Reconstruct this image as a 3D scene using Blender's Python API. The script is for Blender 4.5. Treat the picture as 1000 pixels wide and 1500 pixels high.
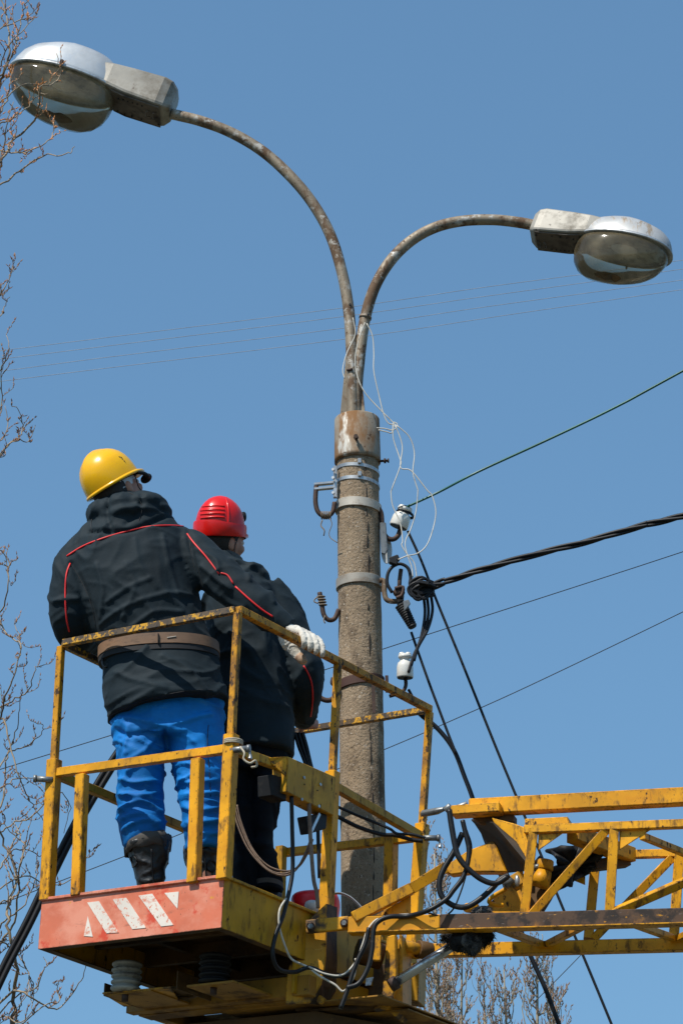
import bpy, math, random
import numpy as np
from mathutils import Vector, Matrix, noise
from mathutils.bvhtree import BVHTree
rnd = random.Random(7)
S = bpy.context.scene
for o in list(bpy.data.objects): bpy.data.objects.remove(o)
COL = S.collection

# ------------------------------------------------------------ camera
FPX, PITCH, ROLL = 4368.4, math.radians(22.284), math.radians(-0.622)
CAMZ = 1.6
def rx(a): c, s = math.cos(a), math.sin(a); return np.array([[1,0,0],[0,c,-s],[0,s,c]])
def ry(a): c, s = math.cos(a), math.sin(a); return np.array([[c,0,s],[0,1,0],[-s,0,c]])
def rz(a): c, s = math.cos(a), math.sin(a); return np.array([[c,-s,0],[s,c,0],[0,0,1]])
CM = rx(PITCH) @ ry(-ROLL)
cam = bpy.data.objects.new('camera', bpy.data.cameras.new('camera'))
COL.objects.link(cam)
m = np.eye(4); m[:3,0] = CM[:,0]; m[:3,1] = CM[:,2]; m[:3,2] = -CM[:,1]; m[2,3] = CAMZ
cam.matrix_world = Matrix(m.tolist())
cam.data.sensor_fit = 'VERTICAL'; cam.data.sensor_height = 36; cam.data.lens = FPX/1500*36
cam.data.clip_end = 5000
S.camera = cam
# ------------------------------------------------------------ world, sun, exposure
SUN_A, SUN_EL = math.radians(42), math.radians(54.5)
w = bpy.data.worlds.new('World'); S.world = w; w.use_nodes = True
nt = w.node_tree; nt.nodes.clear()
sky = nt.nodes.new('ShaderNodeTexSky'); sky.sky_type = 'NISHITA'; sky.sun_disc = False
sky.sun_elevation = SUN_EL; sky.sun_rotation = math.pi + SUN_A
sky.air_density = 1.0; sky.dust_density = 1.0; sky.ozone_density = 3.0
bg = nt.nodes.new('ShaderNodeBackground'); bg.inputs[1].default_value = 0.14
wo = nt.nodes.new('ShaderNodeOutputWorld')
gmn = nt.nodes.new('ShaderNodeGamma'); gmn.inputs[1].default_value = .55      # evens the sky out and cools it, as the photograph's clear spring sky
tint = nt.nodes.new('ShaderNodeVectorMath'); tint.operation = 'MULTIPLY'; tint.inputs[1].default_value = (.93, 1.49, 1.92)
nt.links.new(sky.outputs[0], gmn.inputs[0]); nt.links.new(gmn.outputs[0], tint.inputs[0]); nt.links.new(tint.outputs[0], bg.inputs[0]); nt.links.new(bg.outputs[0], wo.inputs[0])
sun = bpy.data.objects.new('sun', bpy.data.lights.new('sun', 'SUN')); COL.objects.link(sun)
sun.data.energy = 5.0; sun.data.angle = math.radians(0.5); sun.data.color = (1, .955, .88)
sd = Vector((math.sin(SUN_A)*math.cos(SUN_EL), math.cos(SUN_A)*math.cos(SUN_EL), -math.sin(SUN_EL)))
sun.rotation_euler = sd.to_track_quat('-Z', 'Y').to_euler()
sun.location = (-6, -8, 20)
S.view_settings.view_transform = 'Standard'; S.view_settings.look = 'None'
S.view_settings.gamma = 1; S.view_settings.use_curve_mapping = False; S.view_settings.exposure = 0.0

# ------------------------------------------------------------ helpers
def V(*a): return np.array(a, float)
def nrm(v): v = np.asarray(v, float); return v/(np.linalg.norm(v)+1e-12)
def ray(px, py): return CM @ V((px-500)/FPX, 1, (750-py)/FPX)
def P(px, py, d):
    r = ray(px, py); return V(0,0,CAMZ) + r*(d/r[1])
def PZ(px, py, z):                       # point of the sight line at height z
    r = ray(px, py); return V(0,0,CAMZ) + r*((z-CAMZ)/r[2])
def ppm(d, y=900): return np.linalg.norm(P(501,y,d)-P(500,y,d))   # metres per pixel

def catmull(pts, n=6):
    pts = [np.asarray(p, float) for p in pts]
    if len(pts) < 3: return pts
    q = [2*pts[0]-pts[1]] + pts + [2*pts[-1]-pts[-2]]
    out = []
    for i in range(1, len(q)-2):
        for k in range(n):
            t = k/n
            out.append(.5*((2*q[i])+(-q[i-1]+q[i+1])*t+(2*q[i-1]-5*q[i]+4*q[i+1]-q[i+2])*t*t+(-q[i-1]+3*q[i]-3*q[i+1]+q[i+2])*t**3))
    out.append(pts[-1]); return out

class MB:
    def __init__(s): s.v = []; s.f = []; s.s = []
    def add(s, vs, fs, smooth=False):
        b = len(s.v); s.v += [tuple(map(float, p)) for p in vs]
        s.f += [tuple(i+b for i in f) for f in fs]; s.s += [smooth]*len(fs)
        return s
    def rings(s, rs, smooth=True, cap=True):
        n = len(rs[0]); vs = [p for r in rs for p in r]; fs = []
        for i in range(len(rs)-1):
            for j in range(n):
                k = (j+1) % n; fs.append((i*n+j, i*n+k, (i+1)*n+k, (i+1)*n+j))
        if cap: fs.append(tuple(range(n-1, -1, -1))); fs.append(tuple((len(rs)-1)*n+j for j in range(n)))
        s.add(vs, fs, smooth)
        if cap: s.s[-1] = s.s[-2] = False
        return s
    def tube(s, pts, r, seg=10, sm=0, cap=True, flat=1.0, up=None):
        if sm:
            if hasattr(r, '__len__'):
                rr = catmull([V(x,0,0) for x in r], sm); r = [x[0] for x in rr]
            pts = catmull(pts, sm)
        pts = [np.asarray(p, float) for p in pts]
        n = len(pts)
        if not hasattr(r, '__len__'): r = [r]*n
        t0 = nrm(pts[1]-pts[0]); u = np.cross(t0, up if up is not None else (V(0,0,1) if abs(t0[2]) < .9 else V(1,0,0))); u = nrm(u)
        rs = []
        for i in range(n):
            t = nrm(pts[min(i+1, n-1)]-pts[max(i-1, 0)])
            u = nrm(u-t*np.dot(u, t)); w_ = np.cross(t, u)
            rs.append([pts[i]+r[i]*(math.cos(a)*u+flat*math.sin(a)*w_) for a in (2*math.pi*k/seg for k in range(seg))])
        return s.rings(rs, True, cap)
    def beam(s, p0, p1, w_, h, up=V(0,0,1)):   # box section, h along up
        p0, p1 = np.asarray(p0, float), np.asarray(p1, float)
        t = nrm(p1-p0); sd_ = nrm(np.cross(t, up)); u = np.cross(sd_, t)
        r = lambda p: [p+sd_*w_/2*a+u*h/2*b for a, b in ((-1,-1),(1,-1),(1,1),(-1,1))]
        return s.rings([r(p0), r(p1)], False)
    def slab(s, pts, th, nv=None):            # polygon + thickness (along nv or its normal), pts at the front
        pts = [np.asarray(p, float) for p in pts]
        if nv is None:
            c = sum(pts)/len(pts); nv = V(0,0,0)
            for i in range(len(pts)): nv = nv+np.cross(pts[i]-c, pts[(i+1) % len(pts)]-c)
            nv = nrm(nv)
            if nv[1] < 0: nv = -nv
        q = [p+np.asarray(nv)*th for p in pts]
        return s.rings([pts, q], False)
    def disc(s, c, ax, r, th, seg=14, r2=None):
        ax = nrm(ax); return s.tube([np.asarray(c)-ax*th/2, np.asarray(c)+ax*th/2], [r, r if r2 is None else r2], seg)
    def ball(s, c, rad, ax=np.eye(3), nu=16, nv=10):
        c = np.asarray(c, float); rs = []
        for i in range(1, nv):
            a = math.pi*i/nv
            rs.append([c+ax@V(rad[0]*math.sin(a)*math.cos(b), rad[1]*math.sin(a)*math.sin(b), -rad[2]*math.cos(a)) for b in (2*math.pi*k/nu for k in range(nu))])
        b = len(s.v); s.rings(rs, True, False)
        top = c+ax@V(0,0,rad[2]); bot = c-ax@V(0,0,rad[2]); k = len(s.v); s.v += [tuple(bot), tuple(top)]
        n = nv-1
        for j in range(nu):
            s.f.append((b+(j+1) % nu, b+j, k)); s.f.append((b+(n-1)*nu+j, b+(n-1)*nu+(j+1) % nu, k+1)); s.s += [True, True]
        return s
    def mesh(s, name, off=None):
        me = bpy.data.meshes.new(name)
        o = V(0,0,0) if off is None else np.asarray(off)
        me.from_pydata([tuple(np.array(v)-o) for v in s.v], [], s.f)
        me.polygons.foreach_set('use_smooth', s.s); me.update(); return me

ROOT = {}
def tag(o, label=None, cat=None, group=None, kind=None):
    for k, v in (('label', label), ('category', cat), ('group', group), ('kind', kind)):
        if v: o[k] = v
    return o
def thing(name, loc, label, cat, group=None):
    o = bpy.data.objects.new(name, None); COL.objects.link(o); o.location = tuple(loc); o.empty_display_size = .1
    ROOT[o] = np.asarray(loc, float); return tag(o, label, cat, group)
def off_of(parent):
    p = parent
    while p is not None and p not in ROOT: p = p.parent
    return ROOT[p] if p is not None else V(0,0,0)
def obj(name, mb, mat, parent=None, bevel=0, label=None, loc=None, bseg=1, **kw):
    off = off_of(parent) if parent is not None else (V(0,0,0) if loc is None else np.asarray(loc, float))
    if isinstance(mb, MB):
        me = mb.mesh(name, off)
        import bmesh
        b = bmesh.new(); b.from_mesh(me); bmesh.ops.recalc_face_normals(b, faces=b.faces); b.to_mesh(me); b.free()
    else: me = mb
    o = bpy.data.objects.new(name, me); COL.objects.link(o); me.materials.append(mat)
    if parent is not None: o.parent = parent
    else: o.location = tuple(off)
    if bevel:
        bv = o.modifiers.new('bevel', 'BEVEL'); bv.width = bevel; bv.segments = bseg; bv.limit_method = 'ANGLE'; bv.angle_limit = math.radians(40)
    if label: o['label'] = label
    for k, v in kw.items(): o[k] = v
    return o

# ------------------------------------------------------------ materials
A1_ = (1,1,1)
def mat(name, base, rough=.6, metal=0., layers=(), bump=None, bump2=None, spec=None, sheen=0., coat=0., var=None, edge=None):
    """layers: (colour, scale, lo, hi, (sx,sy,sz), roughness|None)"""
    mt = bpy.data.materials.new(name); mt.use_nodes = True; n = mt.node_tree.nodes; l = mt.node_tree.links
    b = n['Principled BSDF']; b.inputs['Roughness'].default_value = rough; b.inputs['Metallic'].default_value = metal
    if spec is not None: b.inputs['Specular IOR Level'].default_value = spec
    if sheen: b.inputs['Sheen Weight'].default_value = sheen; b.inputs['Sheen Roughness'].default_value = .6
    if coat: b.inputs['Coat Weight'].default_value = coat; b.inputs['Coat Roughness'].default_value = .15
    tc = n.new('ShaderNodeTexCoord')
    def nz(scale, st=(1,1,1), det=5, rg=.6, k=[0]):
        mp = n.new('ShaderNodeMapping'); mp.inputs['Scale'].default_value = st; k[0] += 1; mp.inputs['Location'].default_value = (k[0]*3.7, k[0]*1.3, k[0]*2.1)
        l.new(tc.outputs['Object'], mp.inputs[0])
        t = n.new('ShaderNodeTexNoise'); t.inputs['Scale'].default_value = scale; t.inputs['Detail'].default_value = det; t.inputs['Roughness'].default_value = rg
        l.new(mp.outputs[0], t.inputs['Vector']); return t.outputs['Fac']
    def rng(fac, lo, hi):
        r = n.new('ShaderNodeMapRange'); r.interpolation_type = 'SMOOTHSTEP'; r.inputs[1].default_value = lo; r.inputs[2].default_value = hi
        l.new(fac, r.inputs[0]); return r.outputs[0]
    col = n.new('ShaderNodeMix'); col.data_type = 'RGBA'
    v = var or .25
    col.inputs[6].default_value = (*[c*(1-v) for c in base], 1); col.inputs[7].default_value = (*[min(1, c*(1+v)) for c in base], 1)
    l.new(rng(nz(4), .3, .7), col.inputs[0]); cur = col.outputs[2]
    ro = None
    for (c, sc, lo, hi, st, r2) in layers:
        f = rng(nz(sc, st, 7, .65), lo, hi)
        mx = n.new('ShaderNodeMix'); mx.data_type = 'RGBA'; l.new(f, mx.inputs[0]); l.new(cur, mx.inputs[6]); mx.inputs[7].default_value = (*c, 1); cur = mx.outputs[2]
        if r2 is not None:
            mr = n.new('ShaderNodeMix'); mr.data_type = 'FLOAT'; l.new(f, mr.inputs[0])
            if ro is None: mr.inputs[2].default_value = rough
            else: l.new(ro, mr.inputs[2])
            mr.inputs[3].default_value = r2; ro = mr.outputs[0]
    if edge:                                # paint knocked off along edges
        be = n.new('ShaderNodeBevel'); be.samples = 4; be.inputs[0].default_value = edge[1]
        ge = n.new('ShaderNodeNewGeometry'); dt = n.new('ShaderNodeVectorMath'); dt.operation = 'DOT_PRODUCT'
        l.new(be.outputs[0], dt.inputs[0]); l.new(ge.outputs['Normal'], dt.inputs[1])
        e1 = n.new('ShaderNodeMapRange'); e1.inputs[1].default_value = .995; e1.inputs[2].default_value = .90; l.new(dt.outputs['Value'], e1.inputs[0])
        mu = n.new('ShaderNodeMath'); mu.operation = 'MULTIPLY'; l.new(e1.outputs[0], mu.inputs[0]); l.new(rng(nz(28, A1_, 6, .7), .46, .56), mu.inputs[1])
        mx = n.new('ShaderNodeMix'); mx.data_type = 'RGBA'; l.new(mu.outputs[0], mx.inputs[0]); l.new(cur, mx.inputs[6]); mx.inputs[7].default_value = (*edge[0], 1); cur = mx.outputs[2]
    l.new(cur, b.inputs['Base Color'])
    if ro is not None: l.new(ro, b.inputs['Roughness'])
    last = None
    for bp in (bump, bump2):
        if not bp: continue
        sc, st, dist = bp[:3]; strv = bp[3] if len(bp) > 3 else (1,1,1)
        bn = n.new('ShaderNodeBump'); bn.inputs['Strength'].default_value = st; bn.inputs['Distance'].default_value = dist
        l.new(nz(sc, strv, 6), bn.inputs['Height'])
        if last: l.new(last, bn.inputs['Normal'])
        last = bn.outputs[0]
    if last: l.new(last, b.inputs['Normal'])
    mt['n'] = 1
    return mt
A1 = (1,1,1)
M = {}
BRN = (.055,.028,.012); BLK = (.02,.016,.013); RST = (.13,.05,.018)
M['yellow'] = mat('yellow_paint_worn', (.70,.315,.007), .45, spec=.3, layers=[((.58,.21,.006), 3, .5, .75, A1, None), ((.30,.14,.02), 9, .55, .8, A1, .6), ((.22,.10,.012), 26, .52, .66, (1,1,.35), .65), (BRN, 34, .60, .66, (1,1,.6), .8), (BLK, 80, .64, .70, A1, .85)], bump=(40,.15,.002), edge=((.07,.035,.015),.007))
M['shaded_yellow'] = mat('shaded_yellow_paint', (.52,.265,.009), .48, spec=.3, layers=[((.33,.17,.012), 5, .45, .8, A1, .6), ((.20,.10,.012), 24, .52, .68, (1,1,.3), .65), (BRN, 30, .62, .68, (1,1,.5), .8), (BLK, 60, .68, .73, A1, .85)], bump=(30,.12,.002), edge=((.06,.03,.015),.007))  # same yellow, shade of the sides put into its base; chips are wear
M['rail'] = mat('chipped_yellow_rail', (.56,.25,.010), .48, spec=.3, layers=[((.26,.115,.015), 10, .42, .64, A1, .6), (BRN, 45, .54, .60, (1,1,.45), .7), ((.035,.03,.028), 60, .60, .64, A1, .5)], bump=(45,.3,.002))
M['rail_worn'] = mat('worn_top_rail', (.10,.065,.035), .45, layers=[((.60,.30,.012), 32, .48, .54, (1,1,1), .5), ((.035,.028,.024), 70, .52, .58, A1, .6)], bump=(50,.35,.002))
M['boom_worn'] = mat('grimy_yellow_paint', (.60,.255,.008), .5, spec=.3, layers=[((.085,.048,.028), 4, .30, .46, A1, .7), ((.032,.024,.020), 14, .46, .60, A1, .8), ((.5,.22,.01), 40, .63, .68, (.5,1,1.5), .5), ((.20,.17,.15), 60, .62, .70, (.3,1,2), .6)], bump=(40,.25,.002))
M['yellow_grime'] = mat('yellow_paint_light_grime', (.66,.29,.007), .47, spec=.3, layers=[((.36,.16,.012), 5, .5, .7, A1, None), (BRN, 22, .60, .67, A1, .8)], bump=(40,.2,.002))
M['plate_worn'] = mat('greasy_yellow_plate', (.62,.29,.012), .5, spec=.3, edge=((.05,.03,.02),.006), layers=[((.075,.05,.035), 8, .46, .60, A1, .7), ((.62,.36,.05), 30, .60, .68, (1,1,2), .5), ((.03,.02,.016), 24, .6, .72, A1, .8)], bump=(35,.3,.003))
M['dark_yellow'] = mat('shaded_grimy_paint', (.10,.047,.008), .7, layers=[((.03,.016,.008), 6, .45, .65, A1, .8), ((.22,.11,.015), 14, .6, .75, A1, .6)], bump=(30,.3,.003))  # yellow with underside and inner shade put into the base, grime over it
M['seam_shade'] = mat('dark_seam_and_shade', (.028,.017,.009), .75, layers=[((.06,.03,.01), 12, .55, .7, A1, None)])  # near-black brown for the pole seam; on the wedge belly it paints shade
M['under'] = mat('dull_underside_yellow', (.34,.16,.010), .6, layers=[((.12,.055,.012), 7, .45, .65, A1, .8), (BRN, 26, .6, .68, A1, .8)], bump=(30,.2,.002))  # duller, browner yellow for the plates and channels of the lower frame
M['red'] = mat('faded_red_paint', (.62,.155,.075), .5, layers=[((.72,.27,.17), 5, .42, .66, (1,1,1.5), None), ((.60,.06,.02), 9, .56, .66, A1, None), ((.65,.30,.02), 16, .67, .71, A1, None), (BRN, 45, .66, .71, (1,1,.5), .8), ((.16,.05,.03), 10, .66, .70, (5,5,.8), .8), ((.20,.08,.05), 6, .60, .80, (1,1,3), .7)], bump=(30,.15,.002), var=.12, edge=((.10,.05,.03),.008))
M['stripe'] = mat('worn_white_stripe', (.72,.64,.55), .55, layers=[((.66,.24,.15), 12, .54, .64, (1,1,1.6), None), ((.66,.24,.15), 60, .58, .62, A1, None), ((.30,.2,.12), 50, .64, .7, A1, None)], var=.08)
M['concrete'] = mat('pole_concrete', (.275,.198,.125), .92, layers=[((.32,.235,.15), 7, .45, .7, A1, None), ((.11,.075,.045), 11, .50, .68, (1,1,.5), None), ((.10,.070,.045), 75, .55, .68, A1, None), ((.50,.44,.36), 95, .60, .65, A1, None), ((.50,.34,.14), 70, .66, .69, A1, None), ((.06,.045,.03), 150, .62, .68, A1, None)], bump=(90,.9,.008), bump2=(20,.4,.01), var=.15)
M['sleeve'] = mat('rust_stained_sleeve', (.33,.275,.205), .55, .2, layers=[((.22,.105,.035), 9, .40, .58, (1,1,.4), .8), ((.60,.57,.5), 12, .55, .68, (1,1,.35), .5), ((.10,.055,.03), 30, .6, .7, A1, .9)], bump=(25,.2,.003))
M['pipe'] = mat('rusty_painted_pipe', (.27,.215,.150), .55, .2, layers=[((.13,.075,.04), 12, .45, .6, (1,1,.5), .8), ((.45,.42,.37), 20, .55, .66, A1, .5), ((.09,.045,.022), 40, .58, .66, A1, .9)], bump=(40,.3,.002))
M['galv'] = mat('galvanised_steel', (.52,.52,.51), .38, .75, layers=[((.35,.35,.35), 30, .45, .6, A1, .5), ((.28,.18,.11), 40, .68, .74, A1, .8)])
M['band'] = mat('dull_zinc_band', (.40,.36,.30), .55, .25, layers=[((.22,.16,.11), 16, .5, .7, A1, .7)], bump=(40,.1,.002))
M['rust'] = mat('brown_rusty_steel', (.060,.034,.025), .7, .3, layers=[((.095,.052,.032), 20, .5, .65, A1, None), ((.03,.02,.016), 30, .55, .7, A1, None)], bump=(80,.4,.002))
M['rustband'] = mat('rusty_band', (.065,.025,.016), .75, layers=[((.03,.014,.010), 14, .5, .7, A1, None)], bump=(60,.3,.002))
M['porcelain'] = mat('white_porcelain', (.74,.71,.64), .18, layers=[((.5,.45,.36), 12, .58, .78, A1, .5)], coat=.5, var=.05)
M['grey_insul'] = mat('grey_ribbed_insulator', (.36,.35,.31), .45, layers=[((.15,.13,.11), 20, .5, .7, A1, .6)])
M['rubber'] = mat('black_rubber', (.008,.008,.009), .55, spec=.3, layers=[((.03,.028,.025), 20, .5, .7, A1, .7)], bump=(60,.1,.002))
M['hose'] = mat('hydraulic_hose', (.009,.009,.010), .45, spec=.35, layers=[((.03,.028,.026), 30, .58, .72, A1, .7)])
M['cable'] = mat('black_cable', (.010,.010,.012), .5, spec=.3)
M['wire_grey'] = mat('grey_overhead_wire', (.30,.31,.33), .7)
M['green'] = mat('green_cable', (.006,.10,.075), .35)
M['white_wire'] = mat('white_wire', (.60,.56,.48), .5, layers=[((.35,.31,.25), 40, .5, .7, A1, None)])
M['jacket'] = mat('navy_work_fabric', (.0065,.0148,.0205), .75, layers=[((.0105,.0205,.027), 5, .45, .75, A1, None)], bump=(420,.12,.001), bump2=(26,.30,.006), spec=.22, sheen=.015)
M['jacket_dark'] = mat('black_work_fabric', (.0035,.0055,.0085), .8, layers=[((.006,.009,.013), 5, .45, .75, A1, None)], bump=(420,.12,.001), bump2=(24,.3,.006), spec=.15)
M['piping'] = mat('red_piping', (.70,.02,.02), .5)
M['blue'] = mat('blue_work_trousers', (.003,.165,.50), .68, layers=[((.002,.115,.39), 5, .45, .7, A1, None), ((.03,.21,.50), 14, .58, .72, (1,1,2.5), None)], bump=(380,.12,.001), bump2=(30,.25,.006), spec=.25)
M['belt'] = mat('tan_belt', (.20,.115,.065), .6, layers=[((.11,.065,.04), 30, .5, .7, (1,1,3), None)], bump=(200,.3,.001))
M['webbing'] = mat('black_webbing', (.012,.012,.014), .7, bump=(300,.4,.001))
M['lanyard'] = mat('tan_webbing_strap', (.22,.145,.10), .75, layers=[((.11,.07,.045), 60, .5, .65, (1,6,1), None)], bump=(250,.4,.001))
M['hat_yellow'] = mat('yellow_helmet_plastic', (.90,.47,.0), .26, coat=.25, spec=.35, layers=[((.80,.39,.005), 6, .45, .75, A1, .38), ((.45,.25,.03), 30, .66, .72, (1,1,3), .5), ((.60,.30,.01), 70, .70, .74, A1, None)], var=.03)
M['hat_red'] = mat('red_helmet_plastic', (.72,.008,.004), .27, coat=.25, spec=.35, layers=[((.58,.008,.006), 6, .45, .75, A1, .4), ((.40,.05,.03), 34, .67, .72, (1,1,3), .5)], var=.04)
M['strap_white'] = mat('grey_headband', (.62,.62,.62), .4)
M['skin'] = mat('skin', (.50,.25,.17), .5, layers=[((.42,.16,.10), 20, .5, .7, A1, None)], bump=(150,.15,.001), spec=.3)
M['hair'] = mat('dark_hair', (.015,.011,.009), .6, bump=(200,.6,.003,(1,1,.2)))
M['glove'] = mat('white_knit_glove', (.60,.56,.48), .85, layers=[((.30,.26,.21), 22, .52, .7, A1, None)], bump=(320,.6,.002), sheen=.3)
M['glove_tip'] = mat('latex_glove_tip', (.42,.27,.17), .6, layers=[((.25,.15,.1), 20, .5, .7, A1, None)])
M['boot'] = mat('black_boot_leather', (.011,.011,.012), .42, layers=[((.035,.034,.032), 9, .5, .75, A1, .6)], bump=(60,.35,.003), bump2=(12,.4,.01))
M['lining'] = mat('grey_boot_lining', (.085,.075,.065), .85, bump=(60,.5,.004))
M['lamp_top'] = mat('painted_lamp_canopy', (.56,.555,.54), .33, .35, layers=[((.42,.36,.28), 8, .60, .75, (1,1,1), .6), ((.50,.54,.58), 5, .5, .7, A1, None)], coat=.3)
M['lamp_top_old'] = mat('stained_lamp_canopy', (.50,.49,.47), .38, .3, layers=[((.30,.23,.16), 9, .50, .66, (3,1,1), .6), ((.13,.08,.05), 18, .64, .70, (3,1,1), .8)], coat=.2)
M['lamp_house'] = mat('weathered_lamp_housing', (.32,.295,.25), .5, .15, layers=[((.16,.135,.10), 7, .44, .66, A1, .7), ((.09,.06,.045), 30, .62, .7, A1, .8)], bump=(30,.1,.002))
M['lamp_under'] = mat('dark_lamp_underside', (.13,.10,.075), .65, layers=[((.06,.045,.035), 12, .48, .65, A1, .8)], bump=(30,.2,.002))  # darker than the housing, for its underside cover and clips
M['reflector'] = mat('dusty_reflector', (.42,.30,.15), .45, .25, layers=[((.13,.10,.06), 5, .45, .65, A1, .7)])
M['twig'] = mat('bare_poplar_bark', (.31,.235,.15), .8, layers=[((.09,.065,.045), 9, .45, .65, A1, None)], bump=(90,.3,.002))
M['twig_far'] = mat('pale_poplar_bark', (.34,.28,.19), .85, layers=[((.10,.08,.06), 4, .5, .7, A1, None)])
M['bud'] = mat('orange_brown_bud', (.50,.19,.045), .6)
M['bud_brown'] = mat('brown_bud', (.25,.115,.05), .6)
M['bud_far'] = mat('brown_catkin', (.26,.155,.09), .8)
M['silver'] = mat('chromed_rod', (.55,.55,.54), .25, .9, layers=[((.2,.19,.18), 12, .5, .7, (1,1,1), .5)])
M['fluff'] = mat('torn_grey_padding', (.13,.125,.12), .95, layers=[((.02,.02,.02), 16, .42, .55, A1, None)], bump=(90,1,.01))
M['bag_red'] = mat('red_plastic_bag', (.80,.012,.02), .35)
M['bag_white'] = mat('white_plastic', (.62,.62,.60), .4)
M['grey_strap'] = mat('grey_plastic_strap', (.30,.33,.36), .35)
M['pin_grey'] = mat('grey_steel_pin', (.20,.21,.21), .45, .5, layers=[((.1,.1,.1), 30, .5, .7, A1, None)])
M['ring_dark'] = mat('dark_steel', (.05,.05,.05), .4, .7)
M['rope'] = mat('cream_rope', (.46,.40,.30), .9, bump=(200,.8,.002))
M['rope_brown'] = mat('brown_wire_lashing', (.20,.15,.10), .85)
M['ground'] = mat('dry_ground', (.075,.07,.052), .95, layers=[((.045,.055,.03), .6, .45, .6, A1, None)], bump=(3,.5,.05))
# glass bowl: thin dusty plastic
def glass_mat(name, seed):
    g = bpy.data.materials.new(name); g.use_nodes = True; n = g.node_tree.nodes; l = g.node_tree.links; n.clear()
    out = n.new('ShaderNodeOutputMaterial'); tr = n.new('ShaderNodeBsdfTransparent'); tr.inputs[0].default_value = (.78,.74,.64,1)
    df = n.new('ShaderNodeBsdfDiffuse'); tl = n.new('ShaderNodeBsdfTranslucent'); gl = n.new('ShaderNodeBsdfGlossy')
    gl.inputs['Roughness'].default_value = .08
    tc = n.new('ShaderNodeTexCoord'); mp = n.new('ShaderNodeMapping'); mp.inputs['Location'].default_value = (seed,)*3; l.new(tc.outputs['Object'], mp.inputs[0])
    nz = n.new('ShaderNodeTexNoise'); nz.inputs['Scale'].default_value = 9; nz.inputs['Detail'].default_value = 7; l.new(mp.outputs[0], nz.inputs['Vector'])
    r = n.new('ShaderNodeMapRange'); r.inputs[1].default_value = .42; r.inputs[2].default_value = .68; r.inputs[3].default_value = .10; r.inputs[4].default_value = .36; l.new(nz.outputs[0], r.inputs[0])
    for d in (df, tl): d.inputs[0].default_value = (.62,.49,.30,1)
    m1 = n.new('ShaderNodeMixShader'); m1.inputs[0].default_value = .5; l.new(df.outputs[0], m1.inputs[1]); l.new(tl.outputs[0], m1.inputs[2])
    m2 = n.new('ShaderNodeMixShader'); l.new(r.outputs[0], m2.inputs[0]); l.new(tr.outputs[0], m2.inputs[1]); l.new(m1.outputs[0], m2.inputs[2])
    fr = n.new('ShaderNodeFresnel'); fr.inputs[0].default_value = 1.45
    m3 = n.new('ShaderNodeMixShader'); l.new(fr.outputs[0], m3.inputs[0]); l.new(m2.outputs[0], m3.inputs[1]); l.new(gl.outputs[0], m3.inputs[2])
    l.new(m3.outputs[0], out.inputs[0]); return g
M['glass'] = glass_mat('dusty_lamp_bowl', 2.0)

# ------------------------------------------------------------ ground
gm = MB(); N = 24; R_ = 1500
gv = []; gf = []
for i in range(N+1):
    for j in range(N+1):
        x = (i/N*2-1); y = (j/N*2-1); x = x*abs(x)*R_; y = y*abs(y)*R_
        gv.append((x, y, -.02+.0*x))
for i in range(N):
    for j in range(N): gf.append((i*(N+1)+j, (i+1)*(N+1)+j, (i+1)*(N+1)+j+1, i*(N+1)+j+1))
gm.add(gv, gf); tag(obj('ground', gm, M['ground']), kind='structure')

# ------------------------------------------------------------ street lamp
PY = 12.1
pc = P(523, 640, PY)
pole_x = pc[0]
base = V(pole_x-.0, PY, 0)
# axis from top point to bottom point following the photo's slight lean
pt, pb = P(523, 640, PY), P(533, 1310, PY)
ax = (pb-pt)/(pt[2]-pb[2])
def axis(z): return pt+ax*(pt[2]-z)
base = axis(0)
lamp = thing('street_lamp', base, 'double armed street lamp on a round concrete pole with two grey lamp heads', 'street lamp')
def prad(py, wpx): return wpx/2*np.linalg.norm(P(501,py,PY)-P(500,py,PY))
r_top, r_bot = prad(690, 61), prad(1300, 67)
z_top, z_b = P(523,670,PY)[2], P(533,1300,PY)[2]
kr = (r_bot-r_top)/(z_top-z_b)
def rad(z): return r_top+kr*(z_top-z)
mb = MB(); rs = []
for i in range(140):
    z = z_top*(i/139); c = axis(z); rr = rad(z)
    ring = []
    for k in range(56):
        a = 2*math.pi*k/56; q = Vector((c[0]+rr*math.cos(a), c[1]+rr*math.sin(a), z))
        d = .0022*noise.noise(q*28)+.0012*noise.noise(q*90)
        ring.append((c[0]+(rr+d)*math.cos(a), c[1]+(rr+d)*math.sin(a), z))
    rs.append(ring)
mb.rings(rs); obj('concrete_shaft', mb, M['concrete'], lamp)
# mould seam: rough vertical ridge of broken mortar
mb = MB()
def on_pole(z, ang, out=0.): c = axis(z); rr = rad(z)+out; return V(c[0]+rr*math.sin(ang), c[1]-rr*math.cos(ang), z)
seg_pts = []
z = z_top-.05
while z > 2.5:
    L = rnd.uniform(.03, .12)
    a0 = .42+rnd.uniform(-.035,.035)
    pts = [on_pole(z-L*t, a0+.02*math.sin(9*(z-L*t)), -.001+rnd.uniform(-.0015,.0015)) for t in np.linspace(0,1,5)]
    mb.tube(pts, [.001]+[rnd.uniform(.002,.0045) for _ in range(3)]+[.001], 5); z -= L+rnd.uniform(.002,.03)
obj('mould_seam', mb, M['seam_shade'], lamp, kind='stuff')
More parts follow.
